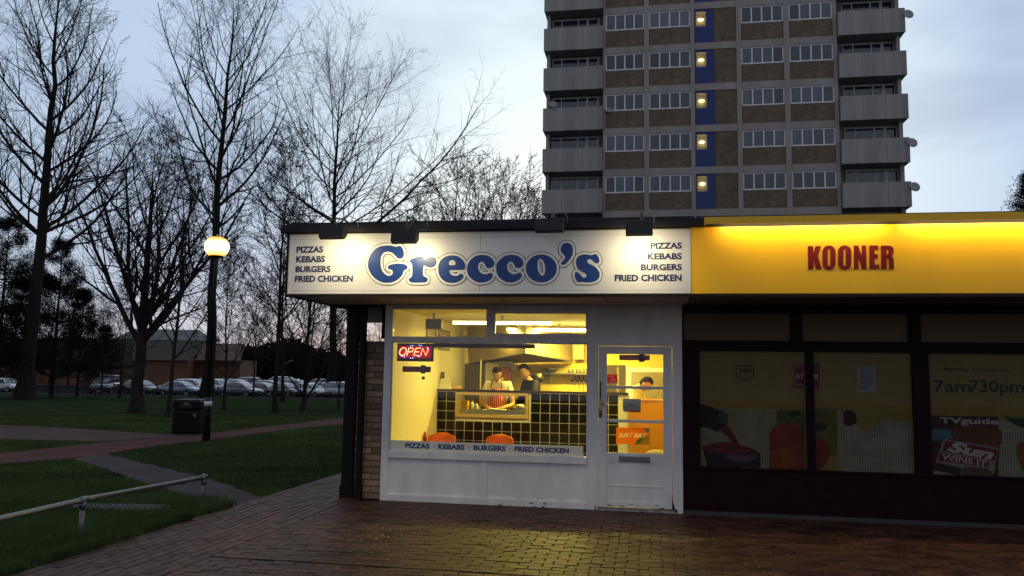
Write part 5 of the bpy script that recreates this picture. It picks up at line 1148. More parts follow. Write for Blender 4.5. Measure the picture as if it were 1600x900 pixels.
# ================================================================= TREES (bare, dusk)
bark = mat('dark_bark', (.030, .024, .021), rough=.95, var=.35, scale=5, bump=.8, bscale=20, stretch=(1, 1, .25), spec=.1)
twigm = mat('twig_bark', (.030, .024, .024), rough=.95, var=.2, spec=.1)
def grow(rg, P, D, L, r0, k, wig, trop, taper=.25):
    "n branches at once -> points (n,k+1,3), radii (n,k+1)"
    n = len(L); pts = np.empty((n, k+1, 3)); pts[:, 0] = P; d = D.copy(); st = (L/k)[:, None]
    for i in range(k):
        pts[:, i+1] = pts[:, i]+d*st; d = d+rg.normal(0, wig, (n, 3)); d[:, 2] += trop; d /= np.linalg.norm(d, axis=1, keepdims=True)
    return pts, r0[:, None]*np.linspace(1, taper, k+1)[None]
def spawn(rg, pts, rad, per, t0, t1, ang, lf, rf, plan=None, lenfun=None):
    "children along each parent"
    n, k1, _ = pts.shape; k = k1-1; T = np.linspace(t0, t1, per)[None]+rg.uniform(-.5, .5, (n, per))*(t1-t0)/per; T = np.clip(T, .02, .995)
    x = T*k; i = np.minimum(x.astype(int), k-1); f = (x-i)[..., None]; idx = np.arange(n)[:, None]
    P = pts[idx, i]*(1-f)+pts[idx, i+1]*f; d = pts[idx, i+1]-pts[idx, i]; d /= np.linalg.norm(d, axis=2, keepdims=True)
    R_ = rad[idx, i]*(1-f[..., 0])+rad[idx, i+1]*f[..., 0]; Lp_ = np.linalg.norm(pts[:, -1]-pts[:, 0], axis=1)[:, None]
    a = rg.normal(0, 1, (n, per, 3)); s = np.cross(d, a); s /= np.linalg.norm(s, axis=2, keepdims=True)
    A = rg.normal(ang, .14, (n, per))[..., None]; D = d*np.cos(A)+s*np.sin(A); D[..., 2] += .06; D /= np.linalg.norm(D, axis=2, keepdims=True)
    L = Lp_*lf*(1-.55*T)*rg.uniform(.65, 1.25, (n, per))
    return P.reshape(-1, 3), D.reshape(-1, 3), L.ravel(), np.minimum(R_*rf, R_*.9).ravel()
def tubes(lst):
    "list of (pts, rad, sides) -> vertex, face arrays of quads"
    V, Fq, off = [], [], 0
    for pts, rad, s in lst:
        n, k1, _ = pts.shape; d = np.gradient(pts, axis=1); d /= np.linalg.norm(d, axis=2, keepdims=True)+1e-9
        up = np.where(np.abs(d[:, :1, 2:3]) > .9, np.array([1., 0, 0]), np.array([0, 0, 1.])); u = np.cross(d, up); u /= np.linalg.norm(u, axis=2, keepdims=True)+1e-9; w = np.cross(d, u)
        a = np.arange(s)*2*np.pi/s; v = pts[:, :, None]+(u[:, :, None]*np.cos(a)[:, None]+w[:, :, None]*np.sin(a)[:, None])*rad[:, :, None, None]
        b = (np.arange(n)*k1*s)[:, None, None]+(np.arange(k1-1)*s)[None, :, None]+off; c0_, c1_ = np.arange(s), (np.arange(s)+1) % s
        q = np.stack([b+c0_, b+c1_, b+s+c1_, b+s+c0_], -1).reshape(-1, 4); V.append(v.reshape(-1, 3)); Fq.append(q); off += n*k1*s
    return np.concatenate(V), np.concatenate(Fq)
def npmesh(name, V, F, m):
    me = bpy.data.meshes.new(name); k = F.shape[1]; n = len(F); me.vertices.add(len(V)); me.vertices.foreach_set('co', V.ravel()); me.loops.add(n*k); me.loops.foreach_set('vertex_index', F.ravel().astype(np.int32))
    me.polygons.add(n); me.polygons.foreach_set('loop_start', np.arange(n)*k); me.polygons.foreach_set('loop_total', np.full(n, k)); me.polygons.foreach_set('use_smooth', np.ones(n, bool)); me.update(calc_edges=True); me.materials.append(m); return me
def bare_tree(seed, H, r, lo=.22, n1=26, env=None, ang1=.95, trop=.10, n2=9, n3=7, n4=4, lean=0, extra=(), multi=None, wig1=.10, twig=.011, flare=1.6, jit=.015, lb=1.0):
    "returns trunk mesh, crown mesh; height H, root at origin"
    rg = np.random.default_rng(seed); env = env or (lambda t: .42*(1-t)**.8+.10)
    k = 16; z = np.linspace(0, H, k+1); tr = np.zeros((1, k+1, 3)); tr[0, :, 2] = z; tr[0, 1:, :2] = np.cumsum(rg.normal(0, jit*H/k*3, (k, 2)), 0); tr[0, :, 0] += lean*z
    rad = r*((1-np.linspace(0, 1, k+1))**.85*.97+.03); rad[0] *= flare; rad = rad[None]
    tz = tr; low = [(tz, rad, 9)]
    t = np.clip(np.linspace(lo, .975, n1)+rg.uniform(-.4, .4, n1)*(.97-lo)/n1, lo, .98); az = np.arange(n1)*2.4+rg.uniform(-.4, .4, n1)
    x = t*k; i = np.minimum(x.astype(int), k-1); f = (x-i)[:, None]; P = tr[0, i]*(1-f)+tr[0, i+1]*f; R_ = rad[0, i]*(1-f[:, 0])+rad[0, i+1]*f[:, 0]
    tt = (t-lo)/(1-lo); A = ang1*(1-.45*tt); D = np.stack([np.cos(az)*np.sin(A), np.sin(az)*np.sin(A), np.cos(A)], 1); L = np.array([env(q) for q in tt])*H*rg.uniform(.82, 1.15, n1)
    r1 = np.minimum(R_*.5, .0115*L+.012)
    if extra:
        for (zf, a_, el, ln, rr_) in extra:
            j = min(int(zf*k), k-1); P = np.vstack([P, tr[0, j]+(tr[0, j+1]-tr[0, j])*(zf*k-j)]); D = np.vstack([D, [math.cos(a_)*math.sin(el), math.sin(a_)*math.sin(el), math.cos(el)]]); L = np.append(L, ln*H); r1 = np.append(r1, rr_)
    p1, q1 = grow(rg, P, D, L, r1, 9, wig1*.7, trop)
    a2 = spawn(rg, p1, q1, n2, .12, .96, .72, .62*lb, .6); p2, q2 = grow(rg, *a2, 6, .10, trop*.6)
    a3 = spawn(rg, p2, q2, n3, .12, .97, .70, .55*lb, .62); p3, q3 = grow(rg, *a3, 4, .12, trop*.5); q3 = np.maximum(q3, twig*.8)
    a4 = spawn(rg, p3, q3, n4, .15, .98, .66, .60, .7); a4 = (a4[0], a4[1], np.maximum(a4[2], .22), np.maximum(a4[3], twig)); p4, q4 = grow(rg, *a4, 2, .14, .05, .5)
    V, F = tubes([(p1, q1, 6), (p2, np.maximum(q2, twig), 4), (p3, q3, 3), (p4, q4, 3)]); Vt, Ft = tubes(low)
    return npmesh('trunk', Vt, Ft, bark), npmesh('crown', V, F, twigm)
def top_h(px, py, base): return at_depth(px, py, base.y).z-base.z
def tree(meshes, base, lbl, cat='tree', group=None, rz=0, s=1, name='bare_tree'):
    t = bpy.data.objects.new(name, None); COL.objects.link(t); t.location = (base[0], base[1], base[2]-.03); t.rotation_euler = (0, 0, rz); t.scale = (s, s, s); tag(t, lbl, cat, group); BASE[t] = tuple(base)
    for nme, me in zip(('trunk', 'crown'), meshes):
        if me: o = bpy.data.objects.new(nme, me); COL.objects.link(o); o.parent = t
    return t
oval = lambda t: .32*math.sin(math.pi*min(1, (t*.9+.10)))**.9+.04
b = at_ground(38, 624); H = top_h(66, -70, b)
tree(bare_tree(1, H*.93, .46, .32, 26, lambda t: .36*(1-t)**.7+.06, 1.05, .12, 9, 7, 4, .012, twig=.010, extra=[(.40, .25, .95, .36, .13), (.38, 2.9, 1.0, .34, .12), (.46, -.3, .9, .32, .10)]), b, 'tallest bare tree at the left edge of the park, thick straight trunk')
b = at_ground(213, 646); H = top_h(215, 165, b)
tree(bare_tree(2, H*.80, .24, .27, 15, lambda t: .56*(1-t)**.6+.10, .80, .07, 8, 6, 4, 0, twig=.007, extra=[(.27, 3.0, .62, .70, .11), (.29, .1, .60, .68, .11), (.30, 1.6, .5, .66, .10), (.31, 4.5, .5, .66, .10), (.33, .6, .42, .62, .09), (.33, 3.7, .42, .62, .09)], flare=1.5, wig1=.08), b, 'bare tree with a short trunk and wide round crown in the middle of the lawn')
b = at_ground(322, 622); H = top_h(345, -25, b)
tree(bare_tree(3, H*.95, .46, .35, 28, oval, 1.02, .13, 8, 6, 4, .012, twig=.009), b, 'tall bare tree directly behind the lit street lamp')
b = at_ground(517, 617); H = top_h(532, 42, b)
tree(bare_tree(4, H*.83, .48, .47, 26, lambda t: .33*math.sin(math.pi*min(1, t*.85+.13))**.8+.09, 1.12, .085, 10, 6, 4, .0, twig=.009, extra=[(.47, -.10, 1.15, .66, .19), (.52, .2, 1.0, .50, .11), (.47, 3.2, 1.2, .55, .12), (.56, 2.9, 1.05, .50, .11)]), b, 'bare tree with one huge side limb rising right, behind the left end of the sign')
small = [bare_tree(11, 8.5, .085, .25, 16, lambda t: .36*(1-t)+.18, .75, .06, 6, 5, 4, .02, twig=.009), bare_tree(12, 7.0, .07, .18, 16, lambda t: .42*(1-t)+.18, .8, .06, 6, 5, 4, -.02, twig=.009), bare_tree(13, 6.0, .09, .05, 22, lambda t: .62*(1-t)+.18, .6, .05, 8, 5, 4, 0, twig=.009)]
for (px, py, k, rz, s, lb) in ((262, 652, 0, 0, .92, 'thin young bare tree just left of the litter bin'), (350, 640, 1, 1, .98, 'thin leaning bare sapling to the right of the lamp post'),
        (430, 645, 0, 2.2, 1.25, 'slim bare tree in front of the parked cars, left of the many-stemmed one'), (472, 641, 2, 1, 1.2, 'bare bushy tree with many stems low on the lawn'), (529, 640, 1, 2, .7, 'smallest bare sapling near the canopy post'),
        (441, 628, 0, 4, 1.5, 'slim bare tree farther back, close behind the other slim one'), (187, 622, 1, 5, 1.15, 'thin bare tree among the pines at the left'), (395, 622, 0, 5.2, 1.1, 'bare young tree in the row at the car park edge'), (78, 618, 0, 3.3, 1.1, 'thin bare tree just right of the tallest trunk')):
    tree(small[k], at_ground(px, py), lb, rz=rz, s=s)
mid = [bare_tree(21, 13.5, .22, .24, 15, lambda t: .46*(1-t)**.7+.10, .62, .05, 7, 5, 3, 0, twig=.013), bare_tree(22, 13, .20, .2, 15, lambda t: .50*(1-t)**.6+.10, .58, .04, 7, 5, 3, 0, twig=.013)]
for i, (px, Y, ty) in enumerate(((640, 78, 262), (700, 84, 240), (745, 80, 236), (786, 88, 250), (815, 82, 275), (838, 86, 300))):
    x = at_depth(px, 560, Y); b = Vector((x.x, Y, gz(Y))); H = top_h(px, ty, b)
    tree(mid[i % 2], b, ['bare tree behind the shop roof, leftmost of the cluster', 'bare tree behind the shop roof, second of the cluster', 'twiggy bare tree above the middle of the sign', 'bare tree behind the roof, left of the tallest twigs near the tower', 'bare tree behind the roof close to the tower', 'bare tree half hidden by the left edge of the tower', 'bare tree hidden behind the tower edge'][i], group='bare trees behind the shop roof', rz=i*1.3, s=H/16 if i % 2 == 0 else H/15)
for i, (px, Y, s) in enumerate(((372, 118, .62), (408, 124, .7), (446, 120, .6), (486, 126, .72), (522, 122, .66), (556, 128, .7), (592, 120, .75), (340, 126, .66), (20, 104, .8), (110, 100, .85), (160, 112, .8), (-60, 96, .9))):
    x = at_depth(px, 560, Y); tree(mid[i % 2], (x.x, Y, gz(Y)), 'bare tree in the dark row beyond the car park' if i < 8 else 'bare tree in the dark row behind the pines', group='bare trees beyond the car park' if i < 8 else 'bare trees behind the pines', rz=i*2.1, s=s)

# pines
needle = mat('pine_needles', (.008, .016, .011), rough=.9, var=.4, scale=2, spec=.1, island=.4)
def pine(seed, H, r, base_f, wide):
    rg = np.random.default_rng(seed); k = 12; z = np.linspace(0, H, k+1); tr = np.zeros((1, k+1, 3)); tr[0, :, 2] = z; rad = (r*(1-.93*z/H))[None]; n = 58
    t = np.sort(rg.uniform(base_f, .99, n)); az = np.arange(n)*2.4+rg.normal(0, .4, n); L = wide*H*(1-t)**.75*rg.uniform(.55, 1.2, n)+.3; A = rg.normal(1.38, .12, n)
    P = np.stack([0*t, 0*t, t*H], 1); D = np.stack([np.cos(az)*np.sin(A), np.sin(az)*np.sin(A), np.cos(A)], 1)
    p1, q1 = grow(rg, P, D, L, .012*L+.015, 6, .06, .05); a2 = spawn(rg, p1, q1, 9, .25, 1, .8, .42, .5); p2, q2 = grow(rg, *a2, 3, .12, .08)
    V, F = tubes([(p1, q1, 4), (p2, np.maximum(q2, .008), 3)])
    c = p2[:, 1:].reshape(-1, 3); c = np.repeat(c, 26, 0); m_ = len(c); c = c+rg.normal(0, .17, (m_, 3)); d = rg.normal(0, 1, (m_, 3)); d[:, 2] += .5; d /= np.linalg.norm(d, axis=1, keepdims=True); s = np.cross(d, rg.normal(0, 1, (m_, 3))); s /= np.linalg.norm(s, axis=1, keepdims=True)
    ln = rg.uniform(.10, .22, m_)[:, None]; v = np.stack([c-s*.018, c+s*.018, c+d*ln], 1)
    nm = bpy.data.objects.new('needles', npmesh('needles', v.reshape(-1, 3), np.arange(3*m_).reshape(-1, 3), needle)); Vt, Ft = tubes([(tr, rad, 8)])
    return npmesh('trunk', Vt, Ft, bark), npmesh('branches', V, F, bark), nm.data
def put_pine(ms, base, lbl, rz=0, s=1, group=None):
    t = bpy.data.objects.new('pine_tree', None); COL.objects.link(t); t.location = base; t.rotation_euler = (0, 0, rz); t.scale = (s, s, s); tag(t, lbl, 'tree', group)
    for nme, me in zip(('trunk', 'branches', 'needles'), ms): o = bpy.data.objects.new(nme, me); COL.objects.link(o); o.parent = t
pa, pb = pine(31, 11, .17, .10, .40), pine(32, 11, .16, .14, .38)
b = at_ground(80, 622); put_pine(pa, b, 'dark pine between the tallest bare tree and the wide-crowned one', 0, top_h(88, 378, b)/11)
b = at_ground(120, 620); put_pine(pb, b, 'lower dark pine in front of the brown building', 2, top_h(125, 455, b)/11)
b = at_ground(-8, 622); put_pine(pa, b, 'dark pine cut off by the left edge of the picture', 1, top_h(5, 345, b)/11)
b = at_ground(30, 617); put_pine(pb, b, 'dark pine behind the tallest trunk', 3, top_h(30, 440, b)/11)
b = at_ground(158, 618); put_pine(pb, b, 'short dark pine just left of the dark van', 4, top_h(160, 510, b)/11)
b = at_ground(-90, 624); put_pine(pa, b, 'dark pine well outside the left edge', 4.4, 1.0)
x = at_depth(1630, 400, 46); put_pine(pb, (x.x, 46, -.4), 'top of a dark evergreen showing over the yellow sign at the right edge', 2.2, (at_depth(1606, 272, 46).z+.4)/11)
# far dark wood behind the car park, one mass
rg = np.random.default_rng(77); n = 150000; X = rg.uniform(-190, 45, n); Y = rg.uniform(134, 152, n); top = 5.2+1.0*np.sin(X*.11)+.8*np.sin(X*.31+1)+.6*np.sin(X*.83+2)+.5*np.sin(X*2.1)+.02*np.maximum(0, -X-60)*2; Z = -.7+top*rg.uniform(0, 1, n)**.85
c_ = np.stack([X, Y, Z], 1); d = rg.normal(0, 1, (n, 3)); s = rg.normal(0, 1, (n, 3)); v = np.stack([c_, c_+d*.42, c_+s*.42], 1)
o = bpy.data.objects.new('far_wood', npmesh('far_wood', v.reshape(-1, 3), np.arange(3*n).reshape(-1, 3), mat('far_foliage', (.018, .018, .018), rough=1, var=.3, scale=.3, spec=0))); COL.objects.link(o); tag(o, 'dark mass of woodland closing the view behind the car park', None, None, 'stuff')

# ================================================================= BUILDING BEHIND THE CAR PARK
BF = Frame(at_depth(215, 600, 104).x, 104, math.radians(-4)); bb = thing('brown_building', 'low brown brick building with a big grey sloping roof behind the parked cars', 'building', (0, 0, -.8), BF)
tanw = mat('tan_render_wall', (.17, .085, .045), rough=.9, var=.12, scale=.4); roofm = mat('grey_tiled_roof', (.06, .055, .05), spec=.1, rough=.95, var=.2, scale=.7, bump=.5, stretch=(1, 1, 4)); paler = mat('pale_upper_roof', (.11, .105, .10), rough=.8)
part('wall', box(-.2, 6.2, 0, 12, -.9, 3.0), tanw, bb); part('wall', box(-14, -.2005, 2.5, 12, -.9, 2.2), tanw, bb); part('wall', box(6.2005, 12.0, 3, 12, -.9, 2.9), tanw, bb)
m = MB(); m.add([(-.6, -.5, 2.95), (6.6, -.5, 2.95), (5.4, 5, 5.4), (-3, 5, 5.4), (-.6, -.5, 2.75), (6.6, -.5, 2.75), (5.4, 12, 5.4), (-3, 12, 5.4)], [(0, 1, 2, 3), (0, 4, 5, 1), (2, 6, 7, 3), (1, 5, 6, 2)]); part('roof', m, roofm, bb)
m = MB(); m.add([(-15, 1.9, 2.0), (-.61, 1.9, 2.0), (-.61, -.4, 2.9), (-3, 6, 5.6), (-15, 6, 5.6), (-15, 1.9, 1.85), (-.61, 1.9, 1.85)], [(0, 1, 3, 4), (1, 2, 3), (0, 5, 6, 1)]); part('lower_roof', m, roofm, bb)
m = MB(); m.add([(-6, 6.01, 5.5), (5.5, 6.01, 5.5), (4.0, 11, 7.2), (-5, 11, 7.2), (5.5, 14, 5.5), (-6, 14, 5.5)], [(0, 1, 2, 3), (1, 4, 2), (0, 3, 5), (2, 4, 5, 3)]); part('upper_roof', m, paler, bb)
m = MB(); m.add([(6.61, 1.4, 2.85), (12.4, 1.4, 2.85), (11.5, 7, 5.2), (6.0, 7, 5.2), (6.61, 1.4, 2.7), (12.4, 1.4, 2.7)], [(0, 1, 2, 3), (0, 4, 5, 1)]); part('side_roof', m, mat('brown_roof', (.10, .055, .045), rough=.9), bb)
for x in (-12, -9, -5.5, -2.6): part('window', box(x, x+1.5, 2.46, 2.495, .3, 1.4), mat('dark_lens', (.05, .05, .06), rough=.1), bb)
part('fascia_board', box(-.6, 6.6, -.56, -.505, 2.70, 2.98), mat('dull_fascia_board', (.16, .14, .11)), bb)
bx2 = thing('low_outbuilding', 'low dark flat roofed outbuilding beyond the left end of the car park', 'building', (-30, 20, -.7), BF)
part('wall', box(-40, -18, 10, 20, -.9, 2.6), tanw, bx2); part('roof', box(-40.5, -17.5, 9.4, 20.5, 2.601, 3.0), roofm, bx2)

# ================================================================= CARS
carglass = mat('car_window_glass', (.10, .12, .15), rough=.08, var=.05, spec=.9, coat=.6); tyre = mat('tyre_rubber', (.015, .015, .016), rough=.9); alloy = mat('grey_wheel', (.32, .32, .34), rough=.35, metal=.7)
hl = mat('headlight_glass', (.55, .57, .60), rough=.12, spec=.8); tl_ = mat('tail_light_glass', (.30, .01, .01), rough=.15); plate = mat('number_plate', (.6, .6, .5), rough=.5); plast = mat('black_bumper', (.02, .02, .022), rough=.6)
def paint(n, c): return mat('car_paint_'+n, c, rough=.22, var=.03, coat=1, metal=.2)
def loft(m, secs):
    "secs: list of (x, [(y,z)...]) mirrored in y"
    k = len(secs[0][1]); vs = []
    for x, pr in secs:
        full = [(y, z) for y, z in pr]+[(-y, z) for y, z in pr[::-1]]; vs += [(x, y, z) for y, z in full]
    K = 2*k; n = len(secs)
    m.add(vs, [(i*K+j, (i+1)*K+j, (i+1)*K+(j+1) % K, i*K+(j+1) % K) for i in range(n-1) for j in range(K)]+[tuple(range(K)), tuple(range((n-1)*K+K-1, (n-1)*K-1, -1))])
def make_car(kind):
    "front of the car towards +x, origin on the ground in its middle"
    if kind == 'hatchback': L, W_, H = 4.05, .86, 1.47; bel = .93; prof = [(-2.02, .62, .80), (-1.95, .42, .95), (-1.6, .26, .97), (-.9, .20, .95), (.2, .20, .93), (.9, .20, .93), (1.3, .24, .88), (1.75, .28, .78), (1.97, .38, .66), (2.03, .48, .58)]; roof = [(-1.92, .955), (-1.62, 1.33), (-1.25, 1.44), (-.3, 1.475), (.25, 1.42), (1.05, .945)]
    elif kind == 'saloon': L, W_, H = 4.5, .88, 1.44; prof = [(-2.25, .60, .84), (-2.18, .42, .94), (-1.7, .26, .97), (-.9, .20, .94), (.2, .20, .92), (.9, .20, .91), (1.4, .24, .86), (1.95, .28, .76), (2.2, .38, .64), (2.26, .48, .56)]; roof = [(-1.75, .96), (-1.05, 1.38), (-.7, 1.43), (-.1, 1.44), (.3, 1.38), (1.15, .925)]
    elif kind == 'estate': L, W_, H = 4.5, .90, 1.62; prof = [(-2.22, .60, .90), (-2.18, .42, 1.02), (-1.7, .28, 1.05), (-.9, .22, 1.03), (.2, .22, 1.01), (1.0, .22, 1.0), (1.4, .26, .97), (1.9, .30, .88), (2.18, .40, .74), (2.25, .50, .64)]; roof = [(-2.14, 1.03), (-1.95, 1.50), (-1.6, 1.60), (-.3, 1.64), (.35, 1.56), (1.1, 1.01)]
    else: L, W_, H = 4.9, .97, 1.95; prof = [(-2.45, .5, 1.15), (-2.42, .35, 1.2), (-1.7, .28, 1.2), (-.9, .25, 1.2), (.2, .25, 1.2), (1.0, .25, 1.18), (1.5, .28, 1.12), (2.0, .30, 1.02), (2.32, .40, .88), (2.42, .50, .74)]; roof = [(-2.42, 1.19), (-2.34, 1.82), (-2.0, 1.93), (-.3, 1.95), (.7, 1.90), (1.55, 1.14)]
    body = MB(); secs = []
    for x, z0, z1 in prof:
        e = 1-.16*max(0, abs(x)/(L/2)-.62)/.38; w = W_*e; secs.append((x, [(w*.55, z0), (w*.93, z0+.06), (w, z0+(z1-z0)*.35), (w*.985, z0+(z1-z0)*.72), (w*.93, z1-.03), (w*.80, z1+.01), (w*.3, z1+.03)]))
    loft(body, secs)
    cab = MB(); secs = []
    rz = [p[1] for p in roof]
    for x, z in roof:
        zb = float(np.interp(x, [p[0] for p in prof], [p[2] for p in prof]))-.02; z = max(z, zb+.015); f = (z-zb)/(max(rz)-.95)
        secs.append((x, [(W_*.88, zb), (W_*(.88-.06*f), zb+(z-zb)*.5), (W_*(.88-.16*f), zb+(z-zb)*.88), (W_*(.84-.24*f), z), (W_*.3, z+.012)]))
    loft(cab, secs)
    gl = MB(); x0, x1, x2, x3 = roof[0][0], roof[1][0], roof[-2][0], roof[-1][0]; zr = roof[-2][1]; zb = roof[-1][1]
    ws = MB().add([(x3-.06, -W_*.78, zb+.055), (x3-.06, W_*.78, zb+.055), (x2+.07, W_*.62, zr-.03), (x2+.07, -W_*.62, zr-.03)], [(0, 1, 2, 3)]); ws.v = [(x+.03, y, z+.022) for x, y, z in ws.v]
    rw = MB().add([(x0+.03, W_*.74, roof[0][1]+.06), (x0+.03, -W_*.74, roof[0][1]+.06), (x1-.03, -W_*.62, roof[1][1]-.03), (x1-.03, W_*.62, roof[1][1]-.03)], [(0, 1, 2, 3)]); rw.v = [(x-.025, y, z+.02) for x, y, z in rw.v]
    zt = min(roof[2][1], roof[-3][1] if len(roof) > 5 else zr)-.07; xs_ = [x1+.02, (x1+x2)/2-.1, (x1+x2)/2-.02, x2+.05]
    def side(sy, xa, xb, xt0, xt1): zz_ = 1.0 if kind not in ('van', 'estate') else (1.24 if kind == 'van' else 1.07); y0, y1 = W_*.885, W_*.775; q = [(xa, sy*y0, zz_), (xb, sy*y0, zz_), (xt1, sy*y1, zt), (xt0, sy*y1, zt)]; return MB().add(q, [(0, 1, 2, 3) if sy < 0 else (3, 2, 1, 0)])
    t = bpy.data.objects.new('parked_car' if kind != 'van' else 'parked_van', None); BASE[t] = (0, 0, 0)
    ps = [('body', body.mesh('body', paint('x', (.1, .1, .1)), smooth=True)), ('cabin', cab.mesh('cabin', paint('x', (.1, .1, .1)), smooth=True)), ('windscreen', ws.mesh('windscreen', carglass)), ('rear_window', rw.mesh('rear_window', carglass))]
    for sy in (-1, 1):
        ps.append(('side_window', side(sy, xs_[0]-.12, xs_[1], xs_[0]+.1, xs_[1]).mesh('side_window', carglass))); ps.append(('side_window', side(sy, xs_[2], x3-.30, xs_[2], x2-.02).mesh('side_window', carglass)))
        fx = prof[-2][0]; fz = (prof[-2][1]+prof[-2][2])/2
        ps.append(('headlight', MB().ball((fx-.06, sy*W_*.66, fz+.08), (.13, .17, .075), 10, 6).mesh('headlight', hl, smooth=True))); ps.append(('tail_light', MB().box(prof[0][0]-.02, prof[0][0]+.12, sy*W_*.80-.10, sy*W_*.80+.08, .72, .92, bev=.02).mesh('tail_light', tl_)))
        ps.append(('door_mirror', MB().box(x3-.35, x3-.22, sy*(W_+.10)-.08, sy*(W_+.10)+.08, 1.0, 1.13, bev=.03).mesh('door_mirror', plast)))
    ps.append(('bumper', MB().box(prof[-1][0]-.12, prof[-1][0]+.02, -W_*.74, W_*.74, .32, .50, bev=.03).mesh('bumper', plast))); ps.append(('bumper', MB().box(prof[0][0]-.02, prof[0][0]+.12, -W_*.74, W_*.74, .32, .52, bev=.03).mesh('bumper', plast)))
    ps.append(('grille', MB().box(prof[-1][0]-.05, prof[-1][0]+.005, -W_*.35, W_*.35, .55, .63, bev=.01).mesh('grille', plast))); ps.append(('number_plate', box(prof[-1][0]+.0205, prof[-1][0]+.03, -.26, .26, .36, .47).mesh('number_plate', plate))); ps.append(('number_plate', box(prof[0][0]-.03, prof[0][0]-.0205, -.26, .26, .50, .61).mesh('number_plate', plate)))
    wr = .315 if kind != 'van' else .34
    wmesh = MB().tube([(0, -.10, 0), (0, -.09, 0), (0, .09, 0), (0, .10, 0)], [wr*.93, wr, wr, wr*.93], 18).mesh('wheel', tyre); rmesh = MB().tube([(0, -.108, 0), (0, .108, 0)], wr*.64, 12).mesh('rim', alloy)
    return t, ps, (L*.31, W_-.09, wr), wmesh, rmesh
protos = {k: make_car(k) for k in ('hatchback', 'saloon', 'estate', 'van')}
def put_car(kind, px, Y, yaw, pname, col, lbl):
    _, ps, (wx, wy, wr), wme, rme = protos[kind]; x = at_depth(px, 600, Y).x
    t = bpy.data.objects.new('parked_car' if kind != 'van' else 'parked_van', None); COL.objects.link(t); t.location = (x, Y, gz(Y)+.007); t.rotation_euler = (0, 0, yaw); tag(t, lbl, 'car' if kind != 'van' else 'van', 'cars parked behind the park' if kind != 'van' else None); P_ = paint(pname, col)
    for n_, me in ps:
        o = bpy.data.objects.new(n_, me); COL.objects.link(o); o.parent = t
        if n_ in ('body', 'cabin'): o.material_slots[0].link = 'OBJECT'; o.material_slots[0].material = P_
    for sx in (-1, 1):
        for sy in (-1, 1): o = bpy.data.objects.new('wheel', wme); COL.objects.link(o); o.parent = t; o.location = (sx*wx, sy*wy, wr); r_o = bpy.data.objects.new('rim', rme); COL.objects.link(r_o); r_o.parent = o
SIL, WHT, DRK, NVY, GRY, BLU, RED = ('silver', (.42, .45, .50)), ('white', (.75, .76, .78)), ('near_black', (.03, .032, .04)), ('navy', (.02, .03, .07)), ('grey', (.13, .14, .16)), ('steel_blue', (.16, .22, .32)), ('dark_red', (.16, .015, .02))
R_ = math.radians
for c_ in [('van', 166, 82, R_(-80), *NVY, 'dark blue van facing the camera beside the brown building'), ('hatchback', 222, 81, R_(-25), *DRK, 'dark hatchback just right of the dark blue van'),
    ('hatchback', 10, 86, R_(-20), *WHT, 'white car at the far left behind the big trunk'), ('saloon', 283, 80, R_(-18), *BLU, 'steel blue saloon left of the lamp post, nose to the right'), ('saloon', 377, 80, R_(-22), *GRY, 'dark grey saloon just right of the lamp post, nose to the right'),
    ('saloon', 413, 87.5, R_(-25), *GRY, 'grey saloon tucked behind the nose of the dark grey one'), ('estate', 303, 90, R_(-12), *WHT, 'white estate car behind the steel blue saloon'), ('estate', 344, 91, R_(-30), *WHT, 'white estate car just right of the lamp post in the second row'),
    ('hatchback', 374, 96, R_(-20), *WHT, 'white hatchback in the far row above the dark grey saloon'), ('estate', 398, 101, R_(10), *SIL, 'silver estate car in the far row, left of centre'), ('hatchback', 422, 95, R_(-10), *SIL, 'silver hatchback between the slim tree trunks'), ('saloon', 447, 84, R_(-35), *DRK, 'dark saloon behind the slim bare tree'),
    ('estate', 464, 94, R_(-20), *SIL, 'silver estate car right of the slim bare trees'), ('hatchback', 487, 83.5, R_(-30), *WHT, 'white hatchback behind the many-stemmed tree'), ('saloon', 503, 91, R_(-15), *SIL, 'silver saloon behind the many-stemmed tree, in the second row'), ('hatchback', 462, 103, R_(0), *DRK, 'dark hatchback in the farthest row behind the slim trees'),
    ('estate', 540, 83, R_(-30), *SIL, 'silver estate car left of the canopy post'), ('hatchback', 530, 93, R_(-20), *GRY, 'grey hatchback in the second row near the canopy post'), ('saloon', 575, 90, R_(-25), *WHT, 'white saloon between the two canopy posts'), ('hatchback', 330, 100, R_(5), *SIL, 'silver hatchback in the farthest row above the lamp post base'),
    ('saloon', 352, 106, R_(180), *DRK, 'dark saloon in the farthest row'), ('estate', 432, 107, R_(175), *WHT, 'white estate car in the farthest row'), ('hatchback', 495, 105, R_(180), *BLU, 'steel blue hatchback in the farthest row'), ('saloon', 545, 102, R_(180), *SIL, 'silver saloon in the farthest row near the canopy post'), ('hatchback', 385, 109, R_(178), *RED, 'dark red hatchback in the farthest row')]: put_car(*c_)

# low timber rail along the car park edge
for x0 in np.arange(-50, -12, 6.0):
    t = thing('knee_rail', 'low dark timber rail along the edge of the car park', 'rail', (x0, 73.6, gz(73.6)), WORLD, 'low rails along the car park edge'); z = gz(73.6)
    part('rail', box(x0, x0+5.98, 73.55, 73.65, z+.42, z+.52), mat('weathered_timber', (.05, .045, .042), rough=.9), t)
    for k in (0.3, 3.0, 5.6): part('post', box(x0+k, x0+k+.1, 73.651, 73.75, z-.05, z+.55), mat('weathered_timber', (.05, .045, .042)), t)
